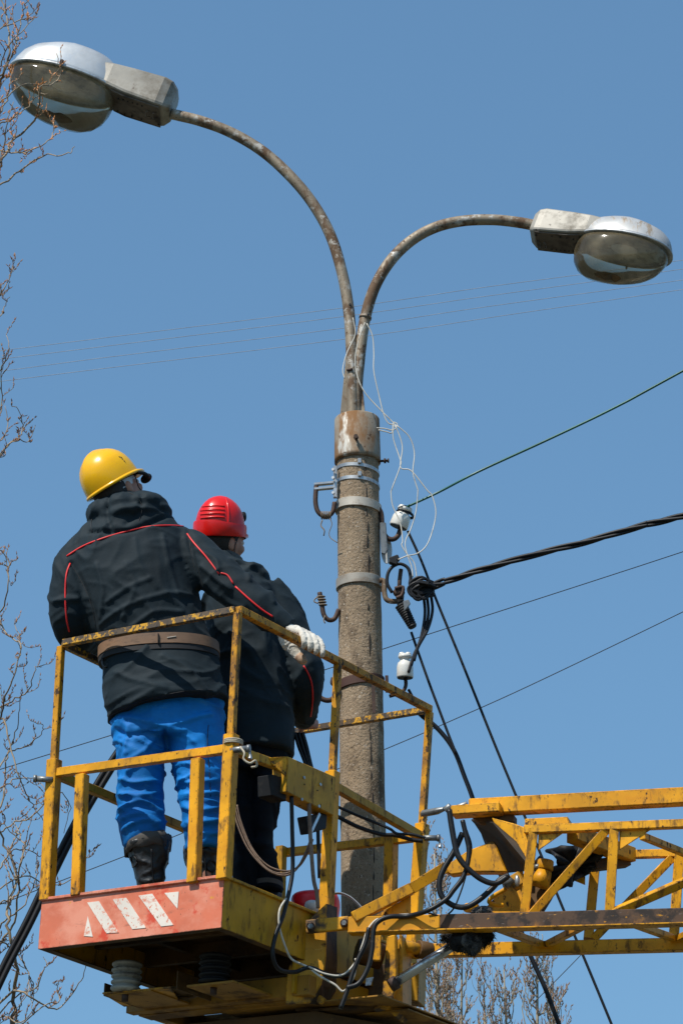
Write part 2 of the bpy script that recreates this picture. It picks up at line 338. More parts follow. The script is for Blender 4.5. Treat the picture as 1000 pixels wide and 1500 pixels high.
# steel sleeve cap
zs0, zs1 = P(523,678,PY)[2], P(523,614,PY)[2]
mb = MB(); rs = []
def ringz(z, r, n=40, c=None):
    c = axis(z) if c is None else c
    return [(c[0]+r*math.cos(a), c[1]+r*math.sin(a), z) for a in (2*math.pi*k/n for k in range(n))]
r0 = rad(zs0)+.010
mb.rings([ringz(zs0, r0-.006), ringz(zs0, r0), ringz(zs0+.02, r0), ringz(zs1-.006, r0-.002), ringz(zs1, r0-.006), ringz(zs1+.001, .03)])
cap = obj('steel_sleeve', mb, M['sleeve'], lamp)
def bolt(p, dirv, L, r, parent, m='rust'):
    d = nrm(dirv); q = np.asarray(p)
    b = MB().tube([q-d*.02, q+d*L], r, 8); b.disc(q+d*L*.55, d, r*1.9, r*1.5, 6); b.disc(q+d*L*.98, d, r*1.7, r*1.0, 6)
    return obj('bolt', b, M[m], parent)
bolt(on_pole(P(520,657,PY)[2], -.05, .01), V(-.05,-1,0), .035, .006, cap)
bolt(on_pole(P(555,677,PY)[2], 1.45, .01), V(1,-.1,.0), .035, .006, cap)
# stub: tapered gussets and centre pipe
mb = MB()
a_, b_ = P(516,618,PY-.02), P(516,500,PY-.02)
def fin(p0, p1, p2, p3, d0=PY): return [P(*p0, d0), P(*p1, d0), P(*p2, d0), P(*p3, d0)]
g = MB().slab(fin((497,618),(511,618),(512,505),(508,505)), .008); obj('gusset', g, M['pipe'], lamp, .002)
g = MB().slab(fin((525,618),(536,618),(526,515),(521,515)), .008); obj('gusset', g, M['pipe'], lamp, .002)
# arms
def armpts(px): return [P(x, y, PY) for x, y in px]
La = [(516,620),(516,560),(514,500),(510,450),(501,400),(484,345),(458,298),(425,258),(385,222),(340,195),(296,178),(252,167)]
Ra = [(520,620),(523,560),(529,500),(536,460),(549,420),(571,383),(600,354),(635,334),(675,324),(720,322),(760,326),(796,333)]
rp = .0255
for i, pp in enumerate((La, Ra)):
    pts = catmull(armpts(pp), 8)
    if i == 1: pts = [p+V(0,.012*max(0,1-k/30),0) for k, p in enumerate(pts)]
    mb = MB(); 
    mb.tube(pts, [rp*(1+.02*noise.noise(Vector(p)*14)) for p in pts], 20)
    a = obj('bracket_arm', mb, M['pipe'], lamp, label=('longer arm curving up to the left' if i == 0 else 'shorter arm curving out to the right'))
    j = 24 if i == 0 else 23
    q = pts[j]; t = nrm(pts[j+1]-pts[j]); obj('cable_outlet', MB().disc(q+V(.008 if i == 0 else .012,-.024,0), V(.2,-1,.2), .006, .008), M['rubber'], a)
    if i == 1: obj('joint_collar', MB().tube([q-t*.006, q+t*.006], rp*1.12, 20), M['pipe'], a)
mb = MB().tube([P(516,545,PY)-V(.0,.03,0), P(508,545,PY)-V(0,.02,0)], .006, 8); obj('clamp_bolt', mb, M['rust'], lamp)

def lamp_head(p, fwd, up, scale, mats, label, dz=-.032, ck=1.):
    f = nrm(fwd); s = nrm(np.cross(f, up)); u = np.cross(s, f)
    T = lambda x, y, z: np.asarray(p)+scale*(f*x+s*y+u*z)
    # housing (rear gear box): tapered chamfered section
    secs = [(-.005,.050,.060,-.045), (.02,.072,.078,-.058), (.05,.082,.082,-.062), (.18,.084,.084,-.050), (.26,.086,.082,-.034), (.36,.078,.078,.0)]
    def sect(x, hw, zt, zb):
        c = .018
        return [T(x,-hw+.004,zb), T(x,hw-.004,zb), T(x,hw,zb+.012), T(x,hw,zt-c), T(x,hw-c*1.3,zt), T(x,-hw+c*1.3,zt), T(x,-hw,zt-c), T(x,-hw,zb+.012)]
    mb = MB().rings([sect(*q) for q in secs], False)
    head = obj('lamp_head', mb, M['lamp_house'], lamp, .004, label=label)
    # underside cover
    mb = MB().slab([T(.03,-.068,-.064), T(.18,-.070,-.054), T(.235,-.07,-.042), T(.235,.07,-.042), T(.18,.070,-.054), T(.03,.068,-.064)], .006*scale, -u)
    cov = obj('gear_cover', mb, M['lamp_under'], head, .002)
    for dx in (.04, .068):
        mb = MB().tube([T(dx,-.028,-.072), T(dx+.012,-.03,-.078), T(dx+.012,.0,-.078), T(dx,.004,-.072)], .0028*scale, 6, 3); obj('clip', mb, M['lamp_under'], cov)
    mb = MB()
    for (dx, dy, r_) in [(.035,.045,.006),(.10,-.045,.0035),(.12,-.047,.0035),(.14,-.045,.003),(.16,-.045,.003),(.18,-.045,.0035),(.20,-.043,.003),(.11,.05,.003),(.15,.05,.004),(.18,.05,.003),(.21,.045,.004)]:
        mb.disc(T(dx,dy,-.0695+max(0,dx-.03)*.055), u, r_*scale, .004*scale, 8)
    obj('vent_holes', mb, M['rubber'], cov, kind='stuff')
    # rim outline in local x,y
    def rim(a, k=1., z=0.):
        cx, lx, wy = .438, .222, .124
        x = math.cos(a); y = math.sin(a)
        x = math.copysign(abs(x)**.86, x); y = math.copysign(abs(y)**.86, y)
        w_ = wy*(1-.10*(x < 0)*abs(x)) 
        return (cx+lx*x*k, w_*y*k, z+dz)
    na = 40; A = [2*math.pi*k/na for k in range(na)]
    # canopy
    prof = [(1.0,.0),(1.005,.016),(.985,.044),(.93,.080),(.84,.108),(.70,.128),(.5,.138),(.28,.142),(.1,.143)]
    mb = MB().rings([[T(*rim(a,k,ck*z*(1-.18*max(0,math.cos(a))) )) for a in A] for k, z in prof])
    can = obj('canopy', mb, M[mats], head)
    mb = MB().rings([[T(*rim(a,k,z)) for a in A] for k, z in [(.97,-.004),(1.035,-.004),(1.04,.002),(1.035,.008),(.99,.010)]]); obj('rim_flange', mb, M['galv'], head)
    # reflector inside
    mb = MB().rings([[T(*rim(a,k,z)) for a in A] for k, z in [(.96,.002),(.90,.03),(.75,.060),(.5,.080),(.2,.088)]], True, False)
    obj('reflector', mb, M['reflector'], head)
    mb = MB(); mb.ball(T(.44,0,.01+dz), (.036*scale,.036*scale,.07*scale), np.array([s, u, f]).T, 14, 10); mb.tube([T(.33,0,.015+dz), T(.39,0,.012+dz)], .018*scale, 12)
    obj('bulb', mb, M['bag_white'], head)
    # bowl
    prof = [(.975,-.002),(.97,-.03),(.94,-.07),(.87,-.108),(.75,-.138),(.58,-.158),(.36,-.168),(.14,-.171)]
    mb = MB().rings([[T(*(lambda q, z=z: (q[0]-.015*(-z/.17), q[1], z*1.0*(1-.12*math.cos(a))+dz))(rim(a,k))) for a in A] for k, z in prof]); obj('glass_bowl', mb, M['glass'], head)
    # dust lying in the bowl
    mb = MB()
    pr2 = [(.34,-.1645),(.24,-.167),(.10,-.1685)]
    mb.rings([[T(.438+.205*k*math.cos(a)*.9-.03, -.01+.12*k*math.sin(a)*(.8+.3*noise.noise(Vector((math.cos(a)*2,math.sin(a)*2,k)))), z*1.0+dz+.001) for a in A] for k, z in pr2], True, True)
    obj('dust_patch', mb, M['rustband'] if False else M['dustm'], head)
    mb = MB().beam(T(.44,-.129,-.012+dz), T(.44,-.132,.018+dz), .016*scale, .006*scale, f); mb.beam(T(.432,-.134,.012+dz), T(.448,-.134,.012+dz), .008*scale, .008*scale, u); obj('latch', mb, M['rust'], head)
    return head
M['dustm'] = mat('brown_bowl_dust', (.20,.12,.055), .95, layers=[((.10,.055,.025), 30, .5, .65, A1, None)])
lamp_head(P(253,155,PY), V(-.945,.03,.31), V(.28,.10,1), 1.19, 'lamp_top', 'left lamp head with clean white canopy', -.030, 1.1)
lamp_head(P(782,335,PY), V(.93,-.22,-.30), V(.0,.22,1), .99, 'lamp_top_old', 'right lamp head with stained canopy', -.030, .92)

# bands and hooks
def band(z, h, out, m, tilt=0., th=.006, name='pole_band', label=None):
    n = 40; rs = []
    def rg(dz, r):
        o_ = []
        for k in range(n):
            a = 2*math.pi*k/n; c = axis(z); dd = dz+tilt*math.cos(a)*.09
            o_.append((c[0]+r*math.cos(a), c[1]+r*math.sin(a), z+dd))
        return o_
    r = rad(z)+out
    mb = MB().rings([rg(-h/2, r-.004), rg(-h/2, r+th), rg(h/2, r+th), rg(h/2, r-.004)], True); 
    for i in range(len(mb.s)): mb.s[i] = False
    o = obj(name, mb, M[m], lamp, .001, label=label)
    for p_ in o.data.polygons: p_.use_smooth = True
    o.data.update(); e_ = o.modifiers.new('edge', 'EDGE_SPLIT'); e_.split_angle = math.radians(35)
    return o
zz = lambda y: P(525,y,PY)[2]
b1 = band(zz(692), .017, .001, 'galv', -.12, .003, label='thin shiny strip just under the sleeve')
b2 = band(zz(711), .017, .001, 'galv', -.12, .003)
b3 = band(zz(746), .040, .004, 'band', -.10, .006, label='wide zinc band')
b4 = band(zz(857), .042, .003, 'band', .0, .006)
b5 = band(zz(1004), .040, .002, 'rustband', .12, .006, label='rust red band')
for y_ in (692, 711): obj('buckle', MB().beam(on_pole(zz(y_-4),.0,.007), on_pole(zz(y_-4),.16,.007), .014, .024), M['galv'], b1 if y_ == 692 else b2, .002)
# galvanised side bracket on the left
mb = MB(); q = lambda x, y, d=PY: P(x, y, d)
mb.slab([q(488,682,PY-.06), q(494,682,PY-.06), q(494,729,PY-.06), q(488,729,PY-.06)], .012)
br = obj('side_bracket', mb, M['galv'], lamp, .002)
for yy in (709, 716): obj('bracket_strip', MB().beam(q(460,yy+1,PY-.05), q(491,yy-2,PY-.05), .022, .010), M['galv'], br, .001)
for yy in (688,700,722): obj('bracket_nut', MB().disc(q(488,yy,PY-.075), V(-.3,-1,0), .007, .012, 6), M['galv'], br)
def hook(name, px, r, d, parent, m='rust', label=None):
    pts = [P(x, y, dd) for (x, y), dd in zip(px, d if hasattr(d, '__len__') else [d]*len(px))]
    return obj(name, MB().tube(pts, r, 12, 5), M[m], parent, label=label)
h1 = hook('hook', [(463,712),(462,735),(466,750),(477,757),(487,750),(490,736)], .0105, PY-.05, b3)
mb = MB()
for k in range(6): mb.tube([P(471+k*2.6,755,PY-.05)+V(0,.016*math.cos(a),.016*math.sin(a)) for a in np.linspace(0,6.28,10)], .0032, 6)
mb.tube([P(472,762,PY-.06),P(470,770,PY-.06),P(475,777,PY-.07),P(474,785,PY-.06)], .003, 6, 4)
mb.tube([P(483,759,PY-.06),P(486,768,PY-.06),P(482,780,PY-.06),P(484,788,PY-.06),P(494,795,PY-.08)], .002, 6, 4)
obj('wire_lashing', mb, M['rope_brown'], h1)
h2 = hook('hook', [(552,742),(558,752),(560,775),(566,787),(575,790),(583,784),(588,768)], .011, [PY-.03]*7, b3)
def insulator(c, axv, H, r, parent, m='porcelain', name='insulator'):
    u = nrm(axv); prof = [(.0,.60),(.0,.94),(.05,1.0),(.42,.97),(.58,.86),(.63,.66),(.68,.58),(.74,.60),(.78,.78),(.84,.80),(.90,.76),(.93,.55),(.94,.2)]
    mb = MB(); s_ = nrm(np.cross(u, V(0,1,0))); t_ = np.cross(u, s_); n = 26
    mb.rings([[np.asarray(c)+u*H*h+r*k*(math.cos(a)*s_+math.sin(a)*t_) for a in (2*math.pi*i/n for i in range(n))] for h, k in prof])
    for sg in (-1, 1): mb.ball(np.asarray(c)+u*H*.93+s_*r*.36*sg, (r*.38, r*.5, H*.085), np.array([s_, t_, u]).T, 10, 8)
    o = obj(name, mb, M[m], parent)
    obj('socket', MB().disc(np.asarray(c)+u*H*.004, u, r*.90, H*.05, 20), M['rubber'], o)
    return o
ins1 = insulator(P(583,772,PY-.03), V(.36,-.15,.92), .10, .042, h2, name='insulator')
mb = MB(); ca = P(593,752,PY-.03)
for k in range(3): mb.tube([ca+V(.0,0,-.004*k)+.036*V(math.cos(a), math.sin(a), -.34*math.cos(a)) for a in np.linspace(0,6.28,14)], .003, 6)
mb.tube([P(587,748,PY-.08),P(583,744,PY-.08),P(592,741,PY-.07),P(600,742,PY-.06)], .0025, 6, 4)
obj('tie_wire', mb, M['cable'], ins1)
h3 = hook('hook', [(556,850),(562,852),(563,870),(567,879),(577,881),(586,879),(588,872)], .0115, PY-.06, b4, 'pipe')
obj('hook_pin', MB().tube([P(587,834,PY-.07), P(585,850,PY-.07), P(584,872,PY-.07)], .0095, 10), M['rust'], h3)
mb = MB().ball(P(584,868,PY-.08), (.026,.02,.022)); mb.tube([P(578,862,PY-.1),P(590,860,PY-.1),P(588,872,PY-.1),P(580,876,PY-.1)], .008, 6, 3)
obj('clamp_nut', mb, M['rust'], h3)
h4 = hook('hook', [(468,868),(471,884),(474,900),(481,908),(490,906),(496,893)], .0105, PY-.04, b4)
mb = MB()
for k in range(4): mb.tube([P(470+.9*k,874+4*k,PY-.04)+V(.016*math.cos(a),.016*math.sin(a),.003*math.sin(a)) for a in np.linspace(0,6.28,10)], .0034, 6)
mb.tube([P(471,874,PY-.05),P(463,876,PY-.05),P(460,881,PY-.05),P(466,884,PY-.05)], .003, 6, 4); mb.tube([P(476,902,PY-.055),P(474,908,PY-.055),P(476,913,PY-.055)], .003, 6, 3)
obj('wire_lashing', mb, M['rope_brown'], h4)
h5 = hook('hook', [(488,993),(487,1001),(494,1004)], .010, PY-.06, b5); hook('hook', [(464,985),(463,1008),(468,1021),(479,1026),(489,1022),(496,1006)], .0115, PY-.03, b5)
obj('band_lug', MB().beam(P(566,990,PY-.03), P(567,1014,PY-.03), .02, .014), M['rustband'], b5, .002)
obj('loose_strip', MB().slab([P(544,1002,PY-.1),P(549,1002,PY-.1),P(550,1044,PY-.1),P(545,1044,PY-.1)], .004), M['rust'], b5)
# weathered plastic tag and grey plate hanging beside the pole
mb = MB(); c = P(566,806,PY-.01); mb.rings([[c+V(.024*math.cos(a), d, .062*math.sin(a)) for a in (2*math.pi*k/24 for k in range(24))] for d in (0,.006)], False)
obj('oval_tag', mb, M['bag_white'], b3, .001)
obj('grey_plate', MB().slab([P(556,765,PY-.05),P(565,765,PY-.05),P(568,805,PY-.05),P(564,812,PY-.05),P(558,810,PY-.05)], .012), M['pin_grey'], b3, .003)
# lower insulator on its pin
h6 = hook('insulator_pin', [(593,990),(594,1004),(588,1014),(570,1020)], .008, PY-.02, b5)
ins2 = insulator(P(593,993,PY-.03), V(.01,-.1,1), .112, .0365, h6)
# anchor clamp and cable splice
mb = MB(); c0, c1 = P(588,888,PY-.08), P(604,918,PY-.08); d = c1-c0
for i in range(11):
    t = i/10; mb.disc(c0+d*t, d, .029-.008*t, .0095, 16, .024-.008*t)
anch = obj('anchor_clamp', mb, M['rubber'], h3)
obj('clamp_strap', MB().slab([P(590,880,PY-.13),P(598,878,PY-.13),P(601,884,PY-.13),P(592,895,PY-.13)], .01), M['pin_grey'], anch, .002)
obj('clamp_body', MB().beam(P(571,822,PY-.06), P(584,817,PY-.06), .03, .026), M['rubber'], h3, .004)
obj('clamp_body', MB().beam(P(581,884,PY-.07), P(591,880,PY-.07), .03, .03), M['rubber'], h3, .004)

# ------------------------------------------------------------ cables and wires
def wire(name, px, d, r, m, label, cat='cable', sm=6, group=None, seg=6):
    pts = []
    n = len(px)
    for i, p in enumerate(px):
        dd = d[i] if hasattr(d, '__len__') else d
        pts.append(P(p[0], p[1], dd))
    pts = catmull(pts, sm)
    mb = MB().tube(pts, r, seg)
    o = obj(name, mb, M[m], None, loc=pts[0]); return tag(o, label, cat, group)
for i, (l_, nm) in enumerate([([(-260,545),(17,511.7),(160,494),(510,450),(700,422),(866,400),(1000,381),(1300,340)], 'uppermost of the four faint overhead wires'),
        ([(-260,556),(26,523),(160,506.5),(500,464),(700,435.5),(886,410),(1000,394),(1300,352)], 'second from top of the four faint overhead wires'),
        ([(-260,576),(7,543),(160,523),(500,481),(700,451),(1000,410),(1300,367)], 'third from top of the four faint overhead wires'),
        ([(-260,592),(3,558.5),(160,538.8),(510,496),(752,460),(1000,424),(1300,380)], 'lowest of the four faint overhead wires')]):
    wire('overhead_wire', l_, 45, .0042, 'wire_grey', nm+' crossing the sky behind the lamp', 'wire', group='faint overhead wires')
wire('overhead_wire', [(-200,1189),(4,1126),(160,1078),(470,983),(560,951),(1000,808),(1300,705)], 20, .0032, 'cable', 'thin black wire crossing behind the pole from just below the black twisted cable', 'wire')
wire('overhead_wire', [(-200,1402),(80,1294),(266,1221),(565,1097),(660,1056),(780,1002),(1000,896),(1300,748)], 20, .0032, 'cable', 'thin black wire sloping up from the rubber boots to the right edge', 'wire')
wire('overhead_wire', [(780,1470),(802,1448),(850,1399),(900,1345)], 20, .003, 'cable', 'short thin wire slanting up to the boom at bottom right', 'wire')
wire('green_cable', [(592,744),(640,722),(700,691),(800,645),(900,597),(1000,543),(1500,270)], [PY-.06,PY-.1,12,11.9,11.8,11.7,11.2], .0055, 'green', 'dark green cable tied to the upper white insulator', 'cable', seg=8)
# twisted self supporting cable
ctr = catmull([P(x, y, d) for (x, y), d in zip([(612,862),(640,856),(700,836),(780,813),(860,793),(940,770),(1000,756),(1500,640)], [PY-.1,12,11.95,11.9,11.85,11.8,11.75,11.3])], 30)
mb = MB()
for ph in (0, 2.09, 4.19):
    pts = []
    L = 0
    for i, p in enumerate(ctr):
        if i: L += np.linalg.norm(p-ctr[i-1])
        a = ph+L*13+1.5*noise.noise(Vector((L*1.5,0,0))); rr = .0085 if L > .12 else .014
        pts.append(p+V(0, math.cos(a)*rr, math.sin(a)*rr))
    mb.tube(pts, .0078, 7)
tag(obj('twisted_cable', mb, M['cable'], None, loc=ctr[0]), 'thick black twisted power cable running to the right from the splice', 'cable')
# splice cluster
sp = thing('cable_splice', P(615,865,PY-.1), 'tangle of black splice clamps where the cables meet by the pole', 'cable splice')
mb = MB().ball(P(618,866,PY-.1), (.055,.035,.032)); obj('splice_body', mb, M['rubber'], sp)
rr2 = random.Random(4)
for k in range(7):
    mb = MB(); cx, cy = 606+rr2.uniform(-4,12), 860+rr2.uniform(-6,8)
    mb.tube([P(634+rr2.uniform(-4,6),857+rr2.uniform(-6,6),PY-.13),P(cx+8,cy-10,PY-.15),P(cx-6,cy,PY-.14),P(cx+4,cy+12,PY-.14),P(634,868+rr2.uniform(-6,6),PY-.12)], .0062, 8, 6)
    obj('cable_end', mb, M['cable'], sp)
for pl in ([(620,872),(622,900),(616,935),(605,962),(598,985)], [(625,872),(627,900),(620,930),(608,955),(602,975)], [(631,872),(633,895),(626,922),(612,948),(606,968)]):
    mb = MB().tube([P(x,y,PY-.07) for x,y in pl], .0065, 8, 6); obj('cable_tail', mb, M['cable'], sp)
obj('cable_loop', MB().tube([P(x,y,PY-.09) for x,y in [(574,868),(567,855),(568,840),(575,830),(586,826),(597,832),(601,845),(600,855)]], .0075, 8, 6), M['cable'], sp)
obj('piercing_clamp', MB().beam(P(570,822,PY-.10), P(582,826,PY-.10), .03, .02), M['rubber'], sp, .003)
obj('piercing_clamp', MB().beam(P(613,853,PY-.16), P(628,856,PY-.16), .03, .016), M['rubber'], sp, .003)
wire('service_cable', [(597,778),(617,822),(638,877),(658,926),(674,965),(700,1030),(726,1095),(755,1165),(790,1248),(822,1326),(853,1399),(894,1498),(960,1660)], PY+.1, .0062, 'cable', 'thin black cable hanging straight down from the upper insulator behind the boom', 'cable')
wire('service_cable', [(602,926),(612,955),(628,1000),(643,1040),(655,1072),(668,1105)], PY, .0062, 'cable', 'black cable dropping from the anchor clamp past the basket corner post', 'cable')
wire('drop_cable', [(540,1060),(600,1042),(622,1052),(645,1072),(665,1100),(680,1138),(692,1170),(710,1228),(736,1289),(753,1337),(776,1399),(798,1448),(817,1498),(860,1610)], PY+.05, .0105, 'cable', 'thick black cable hanging down behind the boom to the bottom edge', 'cable')
wire('drop_cable', [(598,1010),(615,1040),(640,1066),(662,1096),(680,1140),(690,1168),(704,1212)], PY+.02, .0065, 'cable', 'slimmer black cable running beside the thick one from the lower insulator', 'cable')
for k, (dx, dy) in enumerate([(0,0),(7,3)]):
    wire('feeder_cable', [(-60+dx,1560),(0+dx,1425+dy),(40+dx,1347+dy),(103+dx,1217+dy),(166+dx,1110+dy),(230,1030),(320,985),(420,1000),(470,1024)], 12.4, .0135, 'cable', ('upper' if k == 0 else 'lower')+' of two thick black cables rising behind the basket at left', 'cable', group='thick cables at left')
# white loose lamp leads
def w3(l_): return [(420+x/3.846, 440+y/3.846) for x, y in l_]
def w4(l_): return [(440+x/3.846, 700+y/3.846) for x, y in l_]
WW = [
 (w3([(372,98),(385,190),(345,280),(322,350),(315,400),(325,440)]), 'white lamp lead hanging along the left arm above the sleeve'),
 (w3([(440,125),(405,220),(385,330),(398,430),(440,520),(520,610),(600,690),(610,715)]), 'white lead crossing in front of the arms down to the knot'),
 (w3([(450,130),(482,200),(490,300),(490,400),(520,540),(545,640),(570,690),(600,700)]), 'white lead hanging free to the right of the arm joint'),
 (w3([(505,718),(550,722),(600,730),(622,700),(600,690),(592,745),(560,740),(515,730)]), 'knotted white lead coming out beside the sleeve'),
 (w3([(600,700),(600,780),(636,890),(640,930),(592,1060)])+w4([(510,90),(520,160),(560,250),(575,350),(570,380),(600,430),(640,480),(655,565)]), 'leftmost white lead looping down in front of the insulator'),
 (w3([(620,705),(690,770),(718,860),(710,970),(735,1060)])+w4([(660,80),(650,190),(620,290),(590,360),(600,430),(625,500),(632,560)]), 'middle white lead hanging past the insulator to the splice'),
 (w3([(610,700),(650,820),(640,940),(700,960),(790,1070)])+w4([(740,100),(762,190),(745,290),(710,380),(660,425),(600,440),(550,460)]), 'white lead bulging farthest right before the splice clamp')]
for l_, nm in WW: wire('lamp_lead', l_, PY-.13, .0026, 'white_wire', nm, 'wire', group='loose white lamp leads')
#@@BASKET
# ------------------------------------------------------------ aerial lift: basket
BM = rz(-math.radians(32.528)) @ rx(math.radians(-1.059)) @ ry(math.radians(2.729))
B0 = V(-.4374, 10.4398, 4.4613); BW, BD = .832, 1.331
def B(a, b, z): return B0 + BM @ V(-b, a, z)      # a: along the long side, b: along the short front, metres
BX, BY, BZ = BM @ V(0,1,0), BM @ V(-1,0,0), BM @ V(0,0,1)
def bd(a, b, z=0): return B(a, b, z)[1]
def inB(px, py, z, zz_=None):                     # sight line cut with the basket plane at local height z
    r = ray(px, py); n = BZ; p0 = B(0,0,z); c = V(0,0,CAMZ)
    return c + r*np.dot(p0-c, n)/np.dot(r, n)
lift = thing('aerial_lift', (B0[0], B0[1], 0), 'yellow aerial work platform with guard rail basket and lattice boom', 'aerial lift')
# corners, read as sight points at the rigid frame's own distances
cN, cL, cR, cF = (0,0), (0,BW), (BD,0), (BD,BW)
def Q(px, py, ab): return P(px, py, bd(*ab))
tN, tL, tR = Q(349,893,cN), Q(90,943,cL), Q(629,1039,cR)
tF = tL+(tR-tN)
mN, mL, mR = Q(338,1097,cN), Q(79,1133,cL), Q(617,1226,cR); mF = mL+(mR-mN)
bN, bL, bR = Q(328,1289,cN), Q(69,1320,cL), Q(603,1404,cR); bF = bL+(bR-bN)
tray = MB()
TH = .185
# tray: rim lip, four outer skins, deck
cor = [B(0,0,0), B(0,BW,0), B(BD,BW,0), B(BD,0,0)]
def wall(p, q, inn, z0, z1, th=.004):
    a, b = np.asarray(p), np.asarray(q)
    return MB().slab([a+BZ*z0, b+BZ*z0, b+BZ*z1, a+BZ*z1], th, inn)
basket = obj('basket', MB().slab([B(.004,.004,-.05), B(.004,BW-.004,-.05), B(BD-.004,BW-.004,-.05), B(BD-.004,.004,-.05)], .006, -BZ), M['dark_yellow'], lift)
fp = obj('front_panel', wall(B(0,-.0,0), B(0,BW,0), BX, -TH, 0, .004), M['red'], basket, .001, label='faded red front panel with white slanted stripes')
obj('side_panel', wall(B(.005,0,0), B(BD,0,0), BY, -TH, 0), M['shaded_yellow'], basket, .001)
obj('back_panel', wall(B(BD,.005,0), B(BD,BW-.005,0), -BX, -TH, 0), M['shaded_yellow'], basket, .001)
obj('side_panel', wall(B(.005,BW,0), B(BD,BW,0), -BY, -TH, 0), M['shaded_yellow'], basket, .001)
for a, b, m_ in ((B(-.003,-.003,.003), B(-.003,BW+.003,.003), 'red'), (B(.012,-.003,.003), B(BD,-.003,.003), 'shaded_yellow'), (B(.012,BW+.003,.003), B(BD,BW+.003,.003), 'shaded_yellow'), (B(BD+.003,0,.003), B(BD+.003,BW,.003), 'shaded_yellow')):
    obj('rim_lip', MB().beam(a+nrm(b-a)*.0, b, .014, .012, BZ), M[m_], basket, .002)
for a0, a1 in ((.006,.03),):
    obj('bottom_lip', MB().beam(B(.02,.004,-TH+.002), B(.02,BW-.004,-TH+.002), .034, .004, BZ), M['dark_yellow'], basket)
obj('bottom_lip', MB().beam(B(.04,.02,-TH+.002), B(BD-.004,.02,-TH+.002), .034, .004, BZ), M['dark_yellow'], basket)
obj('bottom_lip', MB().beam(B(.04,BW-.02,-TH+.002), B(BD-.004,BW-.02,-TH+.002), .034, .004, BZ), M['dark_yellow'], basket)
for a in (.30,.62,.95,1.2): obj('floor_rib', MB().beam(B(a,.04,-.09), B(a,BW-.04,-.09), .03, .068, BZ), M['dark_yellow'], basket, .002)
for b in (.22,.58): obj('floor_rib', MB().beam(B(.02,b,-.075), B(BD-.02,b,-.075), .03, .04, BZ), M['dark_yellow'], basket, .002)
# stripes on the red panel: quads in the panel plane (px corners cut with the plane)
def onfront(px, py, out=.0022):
    r = ray(px, py); c = V(0,0,CAMZ); n = -BX; p0 = B(0,0,0)-BX*out
    return c+r*np.dot(p0-c, n)/np.dot(r, n)
for pl in ([(133,1320),(146,1319),(172,1365),(152,1367),(131,1330),(124,1371),(124,1371)], [(165,1317),(184,1314),(213,1359),(193,1361)], [(203,1311),(222,1309),(254,1354),(235,1357)], [(241,1307),(262,1305),(260,1327),(257,1328)]):
    pass
for pl in ([(128,1322),(145,1320),(174,1366),(156,1367)], [(129,1342),(136,1372),(123,1371)], [(165,1317),(185,1315),(214,1359),(194,1361)], [(203,1312),(223,1309),(254,1355),(236,1357)], [(241,1308),(262,1306),(260,1331)]):
    obj('white_stripe', MB().slab([onfront(*p) for p in pl], .002, BX), M['stripe'], fp)
# posts and rails
fr = lift
cage = obj('guard_rail', MB().beam(tN+nrm(tL-tN)*.012, tL-nrm(tL-tN)*.012, .026, .026, BZ), M['rail_worn'], lift, .002, label='front top rail worn to bare steel')
def gb(name, a, b, w_, h_, m_='yellow', up=BZ, bev=.002, parent=None, label=None):
    return obj(name, MB().beam(a, b, w_, h_, up), M[m_], parent or cage, bev, label=label)
gb('top_rail', tN, tR, .030, .028, 'rail')
gb('top_rail', tR-nrm(tR-tF)*.016, tF, .026, .026, 'rail_worn')
gb('top_rail', tL+nrm(tF-tL)*.015, tF, .026, .026, 'rail_worn')
def post(t, m__, b, name='corner_post'):
    j = m__+nrm(t-m__)*.05
    gb(name, t-nrm(t-m__)*.012, j, .026, .026, 'rail', BX)
    gb(name, j+nrm(t-m__)*.004, b, .046, .044, 'yellow', BX, .003)
for t, m__, b in ((tN,mN,bN),(tL,mL,bL),(tR,mR,bR),(tF,mF,bF)): post(t, m__, b)
# middle post of the long side
tM, mM, bM_ = Q(495,966,(.66,0)), Q(486,1150,(.66,0)), Q(477,1352,(.66,0))
post(tM, mM, bM_, 'side_post')
gb('mid_rail', mN+nrm(mL-mN)*.022, mL-nrm(mL-mN)*.022, .03, .033, 'yellow')
gb('mid_rail', mN+nrm(mM-mN)*.024, mM-nrm(mM-mN)*.024, .03, .033, 'shaded_yellow')
gb('mid_rail', mM+nrm(mR-mM)*.024, mR-nrm(mR-mM)*.024, .03, .033, 'shaded_yellow')
gb('mid_rail', mL+nrm(mF-mL)*.024, mF, .03, .033, 'shaded_yellow')
gb('mid_rail', mF+nrm(mR-mF)*.02, mR-nrm(mR-mF)*.03, .03, .033, 'yellow')
for (x0,y0,x1,y1,b) in ((121,1133,114,1313,.67),(290,1110,284,1294,.13)):
    gb('front_upright', Q(x0,y0+2,(0,b)), Q(x1,y1,(0,b)), .042, .04, 'yellow', BX, .003)
gb('back_upright', Q(412,1240,(BD,.62)), Q(408,1370,(BD,.62)), .036, .036, 'shaded_yellow', BX)
gb('back_upright', Q(573,1222,(BD,.15)), Q(570,1400,(BD,.15)), .044, .044, 'yellow', BX)
# pins with hanging keys
def pin(p, dv, key=True):
    d = nrm(dv); c = np.asarray(p)
    mb = MB().tube([c-d*.02, c+d*.045], .012, 12); mb.disc(c+d*.048, d, .015, .012, 12)
    o = obj('locking_pin', mb, M['pin_grey'], cage)
    if key:
        e = c+d*.05
        obj('pin_key', MB().tube([e+V(0,0,-.008), e+V(.004,0,-.03), e+V(.002,0,-.04)], [.004,.006,.009], 8, 3), M['galv'], o)
pin(mN+V(.02,-.02,-.01), V(1,-.2,.02)); pin(mL+V(-.02,-.02,-.03), V(-1,.0,.08), False); pin(mR+V(.02,-.02,-.01), V(1,-.1,-.05))
